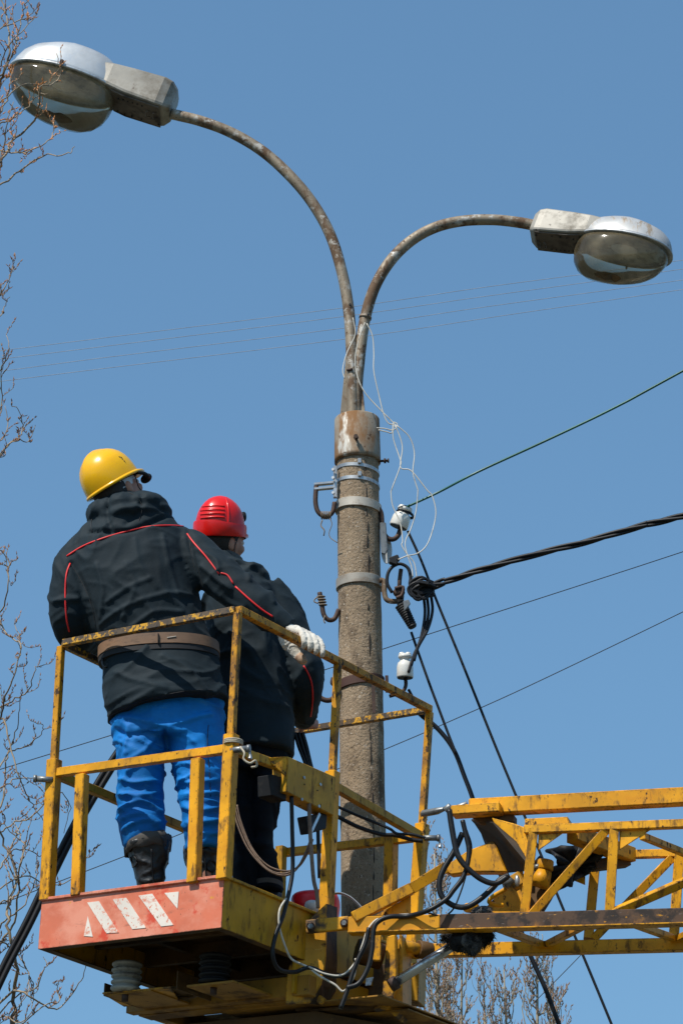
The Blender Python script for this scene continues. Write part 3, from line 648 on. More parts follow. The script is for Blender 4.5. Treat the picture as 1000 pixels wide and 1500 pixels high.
# cream rope tied round the near post
mb = MB(); c = mN+BZ*.018-V(0,.0,0)
for k in range(3):
    mb.tube([c+BZ*(.006*k)+.034*(BX*math.cos(a)+BY*math.sin(a))+V(.008,0,0) for a in np.linspace(0,6.28,18)], .0035, 6)
mb.tube([P(352,1094,10.38),P(358,1103,10.36),P(357,1112,10.36),P(366,1118,10.36),P(374,1114,10.37),P(376,1122,10.38),P(368,1124,10.38)], .004, 6, 5)
tag(obj('tied_rope', mb, M['rope'], None, loc=c), 'cream rope knotted round the near corner post at middle rail height', 'rope')
# control box
def F_(px, py, out=0.): # on the long side plane (b = -out)
    r = ray(px, py); c0 = V(0,0,CAMZ); n = BY; p0 = B(0,0,0)-BY*out
    return c0+r*np.dot(p0-c0, n)/np.dot(r, n)
mb = MB().slab([F_(422,1108,.05), F_(492,1138,.05), F_(489,1195,.05), F_(420,1160,.05)], .07, BY)
cb = obj('control_box', mb, M['shaded_yellow'], lift, .003)
a, b_, c_ = F_(393,1110,.012), F_(422,1108,.05), F_(420,1138,.05)
obj('box_wing', MB().slab([F_(393,1110,.014), F_(421,1108,.0495), F_(419,1137,.0495), F_(396,1117,.014)], .006, BY), M['yellow'], cb, .001)
mb = MB().slab([F_(399,1134,.01), F_(419,1140,.03), F_(420,1174,.03), F_(400,1165,.01)], .07, BY); obj('junction_box', mb, M['rubber'], cb, .003)
for x, y in ((445,1139),(469,1149),(442,1171),(467,1181)): obj('screw', MB().disc(F_(x,y,.052), BY, .006, .006, 8), M['galv'], cb)
for x, y in ((446,1149),(465,1158)): obj('screw', MB().disc(F_(x,y,.051), BY, .003, .003, 8), M['rubber'], cb)
mb = MB().slab([F_(447,1196,.03), F_(480,1190,.03), F_(478,1214,.03), F_(452,1222,.03)], .04, BY)
obj('latch_block', mb, M['rubber'], cb, .004)
obj('latch_lever', MB().beam(F_(468,1192,.05), F_(455,1220,.05), .006, .012), M['silver'], cb, .001)
# underside: two ribbed insulators on a lower frame
def UB(a, b, z): return B(a, b, z)
ZI = -.235                                # plate that carries the insulators
def ribbed(c, r, H, n, m_, name='ribbed_insulator', label=None):
    rs = []; K = n*8
    for i in range(K+1):
        t = i/K; rr = r*(.74+.26*abs(math.sin(math.pi*n*t))**.7)
        rs.append([np.asarray(c)+BZ*(-H*t)+rr*(BX*math.cos(a)+BY*math.sin(a)) for a in (2*math.pi*k/24 for k in range(24))])
    return obj(name, MB().rings(rs), M[m_], lift, label=label)
s1 = inB(187,1409,-.19); s2 = inB(316,1398,-.19)
e1 = inB(185,1451,-.33)
ribbed(s1, .058, .115, 5, 'grey_insul', label='pale grey ribbed insulator under the basket')
ribbed(s2, .060, .115, 5, 'rubber', label='black ribbed insulator under the basket')
zp = -.31
def lb(p):                                 # world -> local a, b
    q = BM.T @ (p-B0); return q[1], -q[0]
a1, b1_ = lb(s1); a2, b2_ = lb(s2)
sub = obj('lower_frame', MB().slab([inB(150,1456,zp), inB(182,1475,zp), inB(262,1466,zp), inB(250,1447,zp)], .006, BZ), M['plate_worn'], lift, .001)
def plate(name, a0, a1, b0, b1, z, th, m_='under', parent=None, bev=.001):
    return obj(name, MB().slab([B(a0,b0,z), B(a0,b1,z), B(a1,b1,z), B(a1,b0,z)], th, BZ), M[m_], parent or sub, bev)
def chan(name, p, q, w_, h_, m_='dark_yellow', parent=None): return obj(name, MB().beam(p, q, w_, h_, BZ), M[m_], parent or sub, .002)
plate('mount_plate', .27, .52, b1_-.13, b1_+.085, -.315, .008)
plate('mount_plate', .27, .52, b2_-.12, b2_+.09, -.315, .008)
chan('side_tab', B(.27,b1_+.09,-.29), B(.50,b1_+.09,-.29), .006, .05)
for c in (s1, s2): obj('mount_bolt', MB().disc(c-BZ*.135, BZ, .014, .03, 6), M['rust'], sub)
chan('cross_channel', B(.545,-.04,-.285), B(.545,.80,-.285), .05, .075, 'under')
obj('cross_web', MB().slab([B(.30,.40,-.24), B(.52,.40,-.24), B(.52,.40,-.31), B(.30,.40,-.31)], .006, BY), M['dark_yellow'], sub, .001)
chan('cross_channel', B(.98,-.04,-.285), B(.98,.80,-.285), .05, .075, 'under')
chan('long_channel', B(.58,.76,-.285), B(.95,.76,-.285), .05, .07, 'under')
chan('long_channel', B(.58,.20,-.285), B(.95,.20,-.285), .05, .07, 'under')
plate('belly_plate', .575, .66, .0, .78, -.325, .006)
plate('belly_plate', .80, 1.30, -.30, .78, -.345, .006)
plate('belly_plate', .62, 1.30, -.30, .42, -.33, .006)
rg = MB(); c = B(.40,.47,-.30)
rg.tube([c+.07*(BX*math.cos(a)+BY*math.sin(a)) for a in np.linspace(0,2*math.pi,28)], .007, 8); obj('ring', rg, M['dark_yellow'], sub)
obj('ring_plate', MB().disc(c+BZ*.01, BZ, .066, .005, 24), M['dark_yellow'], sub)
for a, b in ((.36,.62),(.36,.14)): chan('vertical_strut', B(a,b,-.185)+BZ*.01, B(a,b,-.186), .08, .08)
gb('skirt_beam', B(.50,.02,-.255), B(1.28,.02,-.255), .012, .12, 'shaded_yellow', BZ, .002, sub)
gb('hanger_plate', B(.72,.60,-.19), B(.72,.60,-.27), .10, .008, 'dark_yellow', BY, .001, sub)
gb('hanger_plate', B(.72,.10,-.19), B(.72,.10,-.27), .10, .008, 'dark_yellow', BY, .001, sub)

# ------------------------------------------------------------ hinge and boom
def Yn(px): return 10.83-(px-455)*.00068
GAP = .45
def n_(x, y, k=0.): return P(x, y, Yn(x)+k*GAP)
YV = nrm(V(.25,.97,0))                      # across the boom, away from the viewer
hinge = obj('hinge_bracket', MB().slab([P(x, y, 10.90) for x, y in [(446,1352),(478,1323),(478,1356),(477,1400),(475,1416),(470,1442),(454,1469),(418,1471),(419,1437),(424,1413),(433,1402),(441,1374)]], .012, YV), M['plate_worn'], lift, .003)
obj('bracket_web', MB().slab([P(479,1324,10.905), P(477,1400,10.905), P(475,1418,10.905), P(470,1443,10.905), P(455,1470,10.905), P(474,1474,11.04), P(487,1446,11.04), P(493,1418,11.04), P(494,1329,11.04)], .006, V(-1,0,0)), M['dark_yellow'], hinge, .001)
obj('rear_cheek', MB().slab([P(x+9, y+9, 11.06) for x, y in [(446,1352),(482,1320),(484,1400),(482,1442),(462,1474),(424,1472),(430,1402)]], .01, YV), M['dark_yellow'], hinge, .001)
def F2(px, py, d): return P(px, py, d)
obj('bracket_hole', MB().disc(P(455,1435,10.897), YV, .016, .004, 20), M['rubber'], hinge)  # flat black disc stands in for the dark inside of the hole
obj('bracket_hole', MB().disc(P(471,1466,10.96), YV, .015, .05, 16), M['plate_worn'], hinge)
link = obj('hinge_link', MB().beam(P(448,1358,10.86), P(512,1352,10.84), .02, .052), M['plate_worn'], lift, .006, bseg=3)
for x, y in ((455,1357),(504,1352)):
    b = obj('hinge_bolt', MB().tube([P(x,y,10.86), P(x,y,10.80)], .016, 14), M['rust'], link, .002)
    obj('bolt_head', MB().disc(P(x,y,10.795), YV, .010, .012, 6), M['pin_grey'], b)
obj('rivet', MB().disc(P(480,1354,10.845), YV, .010, .008, 14), M['yellow'], link)

boom = obj('lattice_boom', MB().beam(n_(512,1356.5), n_(646,1353.1), .05, .060), M['yellow_grime'], lift, .003, label='near lower chord')
obj('chord_worn_length', MB().beam(n_(646,1353.1), n_(1080,1342), .05, .060), M['boom_worn'], boom, .003, label='stretch of the near lower chord blackened by greasy wear')
def bb(name, a, b, w_=.03, h_=.03, m_='yellow', k0=0., k1=None, par=None, label=None, up=V(0,0,1), bev=.002):
    k1 = k0 if k1 is None else k1
    return obj(name, MB().beam(n_(a[0],a[1],k0), n_(b[0],b[1],k1), w_, h_, up), M[m_], par or boom, bev, label=label)
obj('chord_edge', MB().beam(n_(512,1368.5)+V(0,-.008,0), n_(1080,1353)+V(0,-.008,0), .06, .005), M['yellow'], boom, .001)
bb('upper_chord', (768,1216), (1080,1204), .035, .030)
bb('far_upper_chord', (912,1252), (1090,1248), .032, .030, 'yellow', 1)
bb('far_lower_chord', (596,1394), (1090,1382), .045, .048, 'yellow', 1)
obj('chord_sleeve', MB().slab([n_(768,1199,.1), n_(831,1196,.1), n_(833,1207,.1), n_(768,1210,.1)], .10, YV), M['yellow'], boom, .003)
for a, b, k in (((781,1214),(767,1342),0),((899,1211),(892,1336),0),((1044,1206),(1040,1332),0)):
    bb('upright', a, b, .032, .034, 'yellow', k, up=V(1,0,0))
for a, b in (((872,1255),(861,1376)),((994,1250),(986,1374)),):
    bb('far_upright', a, b, .036, .036, 'yellow', 1, up=V(1,0,0))
for a, b, k in (((888,1215),(776,1342),0),((1020,1284),(896,1338),0),((984,1256),(868,1376),1),):
    bb('diagonal_brace', a, b, .026, .032, 'yellow', k, up=V(1,0,0))
for a, b in (((724,1358),(797,1385)),((918,1350),(990,1376)),((940,1225),(1022,1258))):
    bb('cross_brace', a, b, .026, .024, 'yellow', 0, 1)
for a, b in (((798,1385),(862,1352)),((990,1376),(1060,1344))): bb('cross_brace', a, b, .026, .024, 'yellow', 1, 0)
for pl in ([(788,1222),(824,1220),(787,1246)], [(906,1218),(957,1212),(906,1245)]):
    obj('gusset_plate', MB().slab([n_(*p) for p in pl], .006, YV), M['yellow'], boom, .001)
# upper parallel link
up_l = obj('upper_link', MB().beam(n_(688,1184,.3), n_(1080,1163,.3), .055, .062), M['yellow'], boom, .004, label='stout upper link beam')
obj('link_sleeve', MB().beam(n_(663,1190,.22), n_(734,1185,.22), .07, .036), M['yellow'], boom, .003)
obj('link_lug', MB().slab([n_(690,1197,.3),n_(752,1193,.3),n_(752,1203,.3),n_(700,1203,.3)], .06, YV), M['dark_yellow'], boom, .001)
# folded wedge bracket under the link: yellow web, belly coloured dark for its shade
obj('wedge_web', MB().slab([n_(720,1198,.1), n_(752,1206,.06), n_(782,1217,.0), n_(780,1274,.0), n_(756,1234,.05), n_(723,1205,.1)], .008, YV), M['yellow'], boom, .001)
mbb = MB().slab([n_(722,1206,.1), n_(756,1235,.05), n_(780,1275,.0), n_(741,1279,.75), n_(719,1232,.8), n_(690,1202,.8)], .006, V(0,0,1)); obj('wedge_belly', mbb, M['seam_shade'], boom)
# curved strut from the hinge up to the wedge
arm = bb('curved_strut', (517,1345), (602,1302), .04, .040, 'yellow', -.05, .1)
bb('curved_strut', (600,1303), (650,1272), .04, .042, 'yellow', .1, .3)
obj('strut_head', MB().slab([n_(645,1273,.3), n_(684,1246,.3), n_(723,1231,.3), n_(742,1277,.3), n_(690,1277,.3), n_(660,1281,.3)], .05, YV), M['yellow'], boom, .004)
obj('gusset_plate', MB().slab([n_(549,1341,.12), n_(601,1312,.12), n_(601,1342,.12)], .006, YV), M['yellow'], boom, .001)
# inner mechanism
obj('inner_gusset', MB().slab([n_(696,1345,.5), n_(765,1272,.5), n_(768,1345,.5)], .008, YV), M['yellow'], boom, .001)
cyl = obj('hydraulic_body', MB().tube([n_(742,1330,.6), n_(800,1262,.6)], [.036,.036], 18), M['boom_worn'], boom, .002)
obj('body_neck', MB().tube([n_(789,1298,.45), n_(797,1275,.45)], [.040,.028], 16), M['yellow'], cyl)
obj('body_cap', MB().tube([n_(797,1275,.45), n_(799,1260,.45)], [.032,.030], 16), M['yellow'], cyl, .003)
obj('fitting', MB().tube([n_(781,1272,.42), n_(792,1268,.42)], .012, 8), M['pin_grey'], cyl)
cur = catmull([n_(768,1345,.55), n_(783,1330,.55), n_(795,1310,.55), n_(812,1290,.55)], 5)
obj('curved_shell', MB().slab([n_(768,1300,.55),n_(800,1296,.55),n_(820,1290,.55),n_(805,1318,.55),n_(790,1342,.55),n_(768,1345,.55)], .02, YV), M['dark_yellow'], boom)
bb('box_arm', (838,1222), (922,1254), .06, .055, 'yellow', .35, 1.)
bb('box_arm', (868,1268), (918,1262), .05, .04, 'dark_yellow', .8, 1.)
obj('inner_plate', MB().slab([n_(836,1288,.9), n_(856,1276,.9), n_(856,1296,.9)], .008, YV), M['yellow'], boom, .001)
# torn rubber sheet
rs_ = random.Random(5)
outl = [(799,1243),(822,1238),(858,1240),(888,1246),(880,1258),(870,1270),(866,1276),(854,1286),(842,1290),(834,1300),(826,1300),(812,1308),(801,1300),(798,1286),(804,1276),(818,1269),(814,1258),(806,1250)]
cx, cy = 838, 1268
mb = MB(); vs = []; fs = []
big = []
for i in range(len(outl)):
    p, q_ = outl[i], outl[(i+1) % len(outl)]
    for k in range(3): big.append((p[0]+(q_[0]-p[0])*k/3+rs_.uniform(-1.2,1.2), p[1]+(q_[1]-p[1])*k/3+rs_.uniform(-1.2,1.2)))
for j, s_ in enumerate((1,.75,.5,.25)):
    for (x, y) in big: vs.append(n_(cx+(x-cx)*s_, cy+(y-cy)*s_, .72+.10*math.sin(x*.16+y*.1)+.05*(1-s_)))
nb = len(big)
for j in range(3):
    for i in range(nb): fs.append((j*nb+i, j*nb+(i+1) % nb, (j+1)*nb+(i+1) % nb, (j+1)*nb+i))
fs.append(tuple(3*nb+i for i in range(nb)))
o = obj('rubber_sheet', MB().add(vs, fs, True), M['rubber'], boom); so = o.modifiers.new('s', 'SOLIDIFY'); so.thickness = .012
# hydraulic ram: chromed rod with torn padding
ram = obj('ram_rod', MB().tube([n_(574,1442,.15), n_(700,1362,.35)], .019, 16), M['silver'], boom)
obj('ram_eye', MB().disc(n_(576,1441,.15), V(1,0,.6), .026, .03, 16), M['rust'], boom)
def shaggy(name, c, rad, seed, m_, n=900):
    r = random.Random(seed); mb = MB(); mb.ball(c, rad, np.eye(3), 20, 14)
    mb.v = [tuple(np.array(c)+(np.array(v)-c)*(1+.35*noise.noise(Vector(v)*22)+.15*noise.noise(Vector(v)*60))) for v in mb.v]
    for i in range(n):
        d = nrm([r.gauss(0,1) for _ in range(3)]); p = np.array(c)+d*np.array(rad)*r.uniform(.8,1.05)
        t = nrm(np.cross(d, [r.gauss(0,1) for _ in range(3)])); L = r.uniform(.008,.022); w_ = r.uniform(.001,.003)
        q = p+(d*.7+t*.5+V(0,0,-.5))*L
        mb.add([p-t*w_, p+t*w_, q], [(0,1,2)])
    return obj(name, mb, M[m_], boom)
shaggy('torn_padding', n_(672,1378,.1), (.036,.04,.042), 1, 'rubber', 500)
shaggy('torn_padding', n_(690,1379,.1), (.040,.045,.045), 2, 'fluff')
shaggy('torn_padding', n_(706,1370,.15), (.042,.04,.036), 3, 'rubber', 900)
shaggy('torn_padding', n_(654,1373,.2), (.024,.022,.018), 4, 'fluff', 300)
shaggy('torn_padding', n_(705,1336,.25), (.036,.03,.020), 5, 'fluff', 500)
obj('bush_nut', MB().tube([n_(690,1335,.4), n_(690,1325,.4)], .030, 8), M['yellow'], boom, .002)
# pivot group right of the bracket
obj('pivot_pipe', MB().tube([P(584,1382,11.05), P(620,1393,11.1)], .022, 16), M['plate_worn'], lift)
obj('pivot_clamp', MB().tube([P(611,1390,11.09), P(630,1394,11.12)], .034, 16), M['dark_yellow'], lift, .002)
bx = obj('pivot_housing', MB().slab([P(566,1372,10.97), P(579,1368,10.97), P(581,1440,10.97), P(570,1476,10.97), P(546,1480,10.97), P(560,1452,10.97)], .04, YV), M['plate_worn'], lift, .004)
obj('pivot_housing', MB().slab([P(584,1368,11.0), P(589,1369,11.0), P(589,1478,11.0), P(578,1490,11.0), P(570,1480,11.0), P(583,1440,11.0)], .15, YV), M['plate_worn'], lift, .004)
obj('housing_rib', MB().beam(P(553,1370,10.94), P(552,1408,10.94), .016, .03, V(1,0,0)), M['plate_worn'], bx, .004)
obj('motor', MB().tube([P(524,1392,11.08), P(560,1402,11.1)], .050, 20), M['dark_yellow'], lift, .003)
obj('motor_mouth', MB().disc(P(523,1392,11.07), P(560,1402,11.1)-P(524,1392,11.08), .044, .008, 20), M['rubber'], lift)
obj('rear_panel', MB().slab([P(480,1382,11.35), P(560,1372,11.35), P(560,1420,11.35), P(480,1420,11.35)], .01, YV), M['shaded_yellow'], lift, .002)
obj('rear_panel', MB().slab([P(492,1412,11.30), P(592,1412,11.30), P(592,1500,11.30), P(492,1500,11.30)], .01, YV), M['dark_yellow'], lift, .002)
obj('belly_pan', MB().slab([P(500,1478,10.98), P(590,1474,11.0), P(588,1500,11.3), P(470,1512,11.3), P(455,1482,11.05)], .01, V(0,0,1)), M['dark_yellow'], lift, .001)
obj('lower_tube', MB().tube([P(498,1470,11.0), P(545,1468,10.98), P(576,1462,10.98)], .014, 10), M['dark_yellow'], lift)
yb = MB().slab([P(590,1412,11.22), P(614,1409,11.22), P(612,1467,11.22), P(590,1463,11.22)], .12, YV); obj('tool_box', yb, M['shaded_yellow'], lift, .003)
obj('slot_label', MB().slab([P(536,1433,11.05), P(547,1431,11.05), P(543,1443,11.05), P(535,1444,11.05)], .002, YV), M['galv'], lift)
# rear mast continues below the basket
obj('knuckle_beam', MB().slab([B(.66,.02,-.35), B(.66,.60,-.35), B(1.2,.60,-.42), B(1.2,-.2,-.42), B(.9,-.2,-.38)], .05, -BZ), M['dark_yellow'], lift, .002)
# valve, pipe and hose fittings at the wedge
vl = obj('valve_block', MB().beam(n_(752,1282,.2), n_(762,1300,.2), .04, .05), M['greasy'] if 'greasy' in M else M['plate_worn'], boom, .005)
obj('valve_lever', MB().ball(n_(757,1290,.1), (.010,.012,.022)), M['galv'], vl)
obj('valve_nut', MB().tube([n_(738,1298,.15), n_(749,1286,.15)], .018, 8), M['pin_grey'], vl)
obj('hard_pipe', MB().tube([n_(741,1302,.2), n_(722,1313,.22), n_(716,1321,.25), n_(726,1326,.3), n_(736,1326,.35)], .0085, 10, 6), M['yellow'], boom)
obj('hose_fitting', MB().tube([P(619,1192,10.95), P(640,1188,10.9), P(650,1185,10.88)], [.014,.014,.009], 6), M['pin_grey'], boom, .001)
obj('hose_fitting', MB().tube([P(652,1187,10.87), P(660,1181,10.86)], .015, 8), M['pin_grey'], boom, .001)
obj('hose_fitting', MB().tube([P(668,1183,10.85), P(684,1177,10.84)], .010, 8), M['pin_grey'], boom, .001)
# hoses
def w8(l_): return [(600+x/4.545, 1150+y/4.545) for x, y in l_]
def w2(l_): return [(380+x/3.125, 1180+y/3.125) for x, y in l_]
wire('hydraulic_hose', w8([(262,165),(275,260),(300,400),(325,480),(390,560),(480,630),(570,655),(650,610)]), 10.62, .0108, 'hose', 'black hydraulic hose arching from the upper link down to the valve', 'hose', seg=12, group='hydraulic hoses at the boom head')
wire('hydraulic_hose', w8([(350,235),(372,330),(392,430),(382,530),(350,620),(290,700),(235,765),(120,835),(-10,872),(-130,876),(-205,905),(-240,960),(-252,1100),(-280,1220),(-340,1320),(-420,1350)]), [10.64]*8+[10.7]*8, .0092, 'hose', 'long black hydraulic hose crossing over the lower chord to the hinge bracket', 'hose', seg=12, group='hydraulic hoses at the boom head')
wire('hydraulic_hose', w8([(350,320),(290,450),(225,560),(196,650),(212,740),(285,800),(370,812),(455,768),(545,690),(600,630),(660,600)]), 10.66, .0108, 'hose', 'black hydraulic hose hanging in a deep round loop above the lower chord', 'hose', seg=12, group='hydraulic hoses at the boom head')
wire('thin_lead', w8([(378,300),(410,420),(375,590),(335,720),(285,830),(215,872),(120,850)]), 10.68, .0035, 'hose', 'thin dark lead dangling behind the hose loop', 'cable')
# leads down the basket side
def side_d(px):                              # depth just outside the basket's long side
    return [min(F_(x, y, .035)[1], 10.80) if x > 436 else F_(x, y, .035)[1] for x, y in px]
wire('control_cable', w2([(146,-40),(148,28),(150,120),(152,220),(148,330),(112,490),(75,590),(60,680),(88,748),(160,762),(232,742),(330,780),(415,772)]), side_d(w2([(146,-40),(148,28),(150,120),(152,220),(148,330),(112,490),(75,590),(60,680),(88,748),(160,762),(232,742),(330,780),(415,772)])), .0082, 'hose', 'black cable hanging from the control box along the side of the basket', 'cable', seg=10)
wire('control_cable', w2([(226,-8),(228,30),(232,120),(238,220),(248,340),(262,400),(268,470)]), side_d(w2([(226,-8),(228,30),(232,120),(238,220),(248,340),(262,400),(268,470)])), .0075, 'lanyard', 'grey brown cable hanging from the control box behind the side post', 'cable', seg=8)
wire('signal_wire', w2([(122,425),(92,480),(92,560),(120,650),(150,705),(222,740),(275,780),(345,820),(385,850),(428,790),(440,735),(440,700)]), side_d(w2([(122,425),(92,480),(92,560),(120,650),(150,705),(222,740),(275,780),(345,820),(385,850),(428,790),(440,735),(440,700)])), .0042, 'white_wire', 'cream wire looping down the basket side to the hinge', 'wire', seg=8)
wire('signal_wire', w2([(225,738),(300,770),(380,775),(440,715),(470,640),(500,560),(560,510),(690,497),(760,490)]), 10.74, .0036, 'white_wire', 'cream wire tied along the long hose over the lower chord', 'wire', seg=8)
wire('wire_bundle', w2([(370,930),(400,850),(425,770),(452,700),(485,630),(500,560)]), 10.73, .0085, 'hose', 'black cable dropping from the hose bend below the hinge', 'cable', seg=8)
def w5(l_): return [(320+x/2.941, 980+y/2.941) for x, y in l_]
wire('rail_cable', w5([(505,590),(600,632),(700,672),(740,690),(770,710),(830,712),(890,728)]), 11.25, .006, 'hose', 'upper black cable slung between the side post and the corner post', 'cable')
wire('rail_cable', w5([(505,632),(600,680),(700,712),(760,716),(830,735),(880,742)]), 11.28, .0085, 'hose', 'lower thicker black cable slung between the side post and the corner post', 'cable')
for k, l_ in enumerate(([(330,275),(345,330),(372,400),(380,430),(385,500)], [(345,275),(365,340),(388,410),(396,440),(400,520)], [(362,275),(378,330),(392,390),(410,470),(425,600),(430,760),(435,900)])):
    wire('basket_cable', w5(l_), 11.35, .0085, 'hose', ['left','middle','right and longest'][k]+' of the black cables hanging behind the control box', 'cable', group='black cables behind the control box')
# flat tan safety strap
def ribbon(name, px, d, wd, m_, label, cat, folds=3):
    pts = catmull([P(x, y, d) for x, y in px], 8); mb = MB()
    for k in range(folds):
        f0 = (k-(folds-1)/2)/max(1, folds)
        q_ = [p+V(.0,0,1)*f0*wd*(.6+.5*math.sin(i*.17+k)) + V(f0*wd*.5,.004*k,0) for i, p in enumerate(pts)]
        mb.tube(q_, wd/folds*.62, 8, flat=.5)
    o = obj(name, mb, M[m_], None, loc=pts[0]); return tag(o, label, cat)
ribbon('safety_strap', [(345,1183),(350,1203),(364,1237),(381,1262),(398,1276),(419,1279),(436,1269),(449,1248),(456,1232)], 10.82, .034, 'lanyard', 'tan webbing safety strap sagging between the corner post and the side post', 'strap')
# red bag with a white lining on the deck and grey strap
bag = thing('tool_bag', P(462,1360,11.35), 'red and white bag standing on the basket deck beside the side post', 'bag')
def blob(name, px, d, th, m_, parent, seed=0, label=None):
    r = random.Random(seed); front = [P(x, y, d) for x, y in px]; c = sum(front)/len(front); mb = MB()
    L = [[c+(p-c)*k+V(0,o_,0) for p in front] for k, o_ in ((.3,-.06),(.8,-.045),(1.,-.0),(.97,th*.6),(.7,th))]
    mb.rings(L, True); o = obj(name, mb, M[m_], parent, label=label); s2_ = o.modifiers.new('s','SUBSURF'); s2_.levels = s2_.render_levels = 2
    return o
blob('bag_body', [(421,1311),(436,1304),(455,1303),(470,1302),(486,1298),(493,1306),(501,1320),(496,1345),(488,1380),(450,1372),(430,1340)], 11.35, .14, 'bag_red', bag)
blob('bag_lining', [(440,1322),(456,1318),(470,1322),(480,1330),(478,1350),(455,1345)], 11.27, .05, 'bag_white', bag)
obj('bag_handle', MB().tube([P(x, y, 11.3) for x, y in [(484,1313),(490,1309),(500,1309),(512,1314),(522,1322),(530,1331),(534,1340)]], .014, 8, 5, flat=.25), M['grey_strap'], bag)
# ------------------------------------------------------------ people
def evalmesh(o):
    dg = bpy.context.evaluated_depsgraph_get(); e = o.evaluated_get(dg); return bpy.data.meshes.new_from_object(e)
def remesh(mb, vox, smooth=4, name='m'):
    me = mb.mesh(name); o = bpy.data.objects.new(name, me); COL.objects.link(o)
    r = o.modifiers.new('r', 'REMESH'); r.mode = 'VOXEL'; r.voxel_size = vox
    if smooth: s_ = o.modifiers.new('s', 'SMOOTH'); s_.factor = .5; s_.iterations = smooth
    out = evalmesh(o); bpy.data.objects.remove(o)
    n = len(out.vertices); co = np.empty(n*3); out.vertices.foreach_get('co', co); no = np.empty(n*3); out.vertices.foreach_get('normal', no)
    return out, co.reshape(-1,3), no.reshape(-1,3)
def finish(me, co, off):
    me.vertices.foreach_set('co', (co-np.asarray(off)).ravel()); me.polygons.foreach_set('use_smooth', [True]*len(me.polygons)); me.update(); return me
def ridge(v, k=1.): return 1-min(1, abs(noise.noise(v))*2.6*k)
def fold_cloth(co, no, amp=.010, sc=(5,5,5), seed=0., fine=.35):
    out = co.copy()
    for i in range(len(co)):
        p = co[i]; q = Vector((p[0]*sc[0]+seed, p[1]*sc[1], p[2]*sc[2]))
        wv = Vector((noise.noise(q*.7+Vector((9,0,0))), noise.noise(q*.7+Vector((0,9,0))), noise.noise(q*.7)))*1.1
        r = ridge(q+wv)
        r2 = ridge(q*2.3+wv*1.5+Vector((4,4,4)))
        d = amp*(r*r*1.3-.5+fine*(r2*r2-.3)) 
        out[i] = p+no[i]*d
    return out
def loft(mb, rings, Y, n=40, sq=1.0):
    """rings: (xL,yL,xR,yR,half_depth,dy)"""
    rs = []
    for (xl, yl, xr, yr, hd, dy) in rings:
        a, b = P(xl, yl, Y+dy), P(xr, yr, Y+dy); c = (a+b)/2; u = (b-a)/2
        rg = []
        for k in range(n):
            t = 2*math.pi*k/n; cx, sx = math.cos(t), math.sin(t)
            cx = math.copysign(abs(cx)**sq, cx); sx = math.copysign(abs(sx)**sq, sx)
            rg.append(c+u*cx+V(0,hd*sx,0))
        rs.append(rg)
    # refine between rings
    out = []
    for i in range(len(rs)-1):
        for t in (0, .34, .67): out.append([p*(1-t)+q_*t for p, q_ in zip(rs[i], rs[i+1])])
    out.append(rs[-1])
    return mb.rings(out, True)
def chain(mb, px, n=16):
    pts = [P(x, y, Yd) for x, y, Yd, r in px]; return mb.tube(pts, [q[3] for q in px], n, 5)
def bvh_of(me, off):
    vs = [Vector(v.co)+Vector(off) for v in me.vertices]; return BVHTree.FromPolygons(vs, [tuple(p.vertices) for p in me.polygons])
def project(trees, x, y, out=.0):
    c = Vector((0,0,CAMZ)); d = Vector(ray(x, y)).normalized(); best = None
    for t in (trees if isinstance(trees, (list, tuple)) else [trees]):
        h = t.ray_cast(c, d)
        if h[0] is not None and (best is None or h[3] < best): best = h[3]
    return None if best is None else np.array(c+d*(best-out))
def on_surface(name, tree, px, r, m_, parent, sm=5, flat=1., out=.001, label=None):
    q = catmull([V(x, y, 0) for x, y in px], sm); pts = [project(tree, p[0], p[1], out) for p in q]
    pts = [p for p in pts if p is not None]
    if len(pts) < 2: return None
    for _ in range(2):
        pts = [pts[0]]+[(pts[i-1]+2*pts[i]+pts[i+1])/4 for i in range(1, len(pts)-1)]+[pts[-1]]
    return obj(name, MB().tube(pts, r, 8, flat=flat), M[m_], parent, label=label)
def frame(f, u): f = nrm(f); s = nrm(np.cross(f, u)); u = np.cross(s, f); return f, s, u   # s points to the wearer's right
def head_shapes(mb, c, f, s, u):
    A_ = np.array([f, s, u]).T; c = np.asarray(c)
    mb.ball(c+u*.01, (.098,.076,.108), A_, 20, 14); mb.ball(c+f*.035-u*.062, (.060,.056,.055), A_, 16, 10)
    mb.ball(c+f*.103-u*.022, (.020,.013,.026), A_, 10, 8); mb.ball(c+f*.086+u*.016, (.020,.052,.012), A_, 12, 8)
    mb.ball(c+f*.092-u*.060, (.014,.026,.010), A_, 10, 8); mb.ball(c+f*.085-u*.100, (.020,.024,.018), A_, 10, 8)
    for sg in (-1, 1):
        mb.ball(c+s*sg*.078-f*.008-u*.012, (.020,.012,.032), A_, 10, 8); mb.ball(c+f*.066+s*sg*.042-u*.028, (.026,.022,.022), A_, 10, 8)
def face_bits(c, f, s, u, body):
    for sg in (-1, 1):
        e = obj('eye', MB().ball(c+f*.088+s*sg*.031-u*.001, (.012,.012,.012), np.eye(3), 10, 8), M['bag_white'], body)
        obj('pupil', MB().ball(c+f*.0985+s*sg*.031-u*.001, (.004,.005,.005), np.eye(3), 8, 6), M['hair'], e)
        obj('eyebrow', MB().tube([c+f*.101+s*sg*.015+u*.022, c+f*.100+s*sg*.034+u*.026, c+f*.088+s*sg*.052+u*.020], .0035, 6, 3), M['hair'], body)
    obj('mouth', MB().tube([c+f*.094-s*.026-u*.062, c+f*.107-u*.060, c+f*.094+s*.026-u*.062], [.003,.0045,.003], 6, 4), M['rustband'], body)
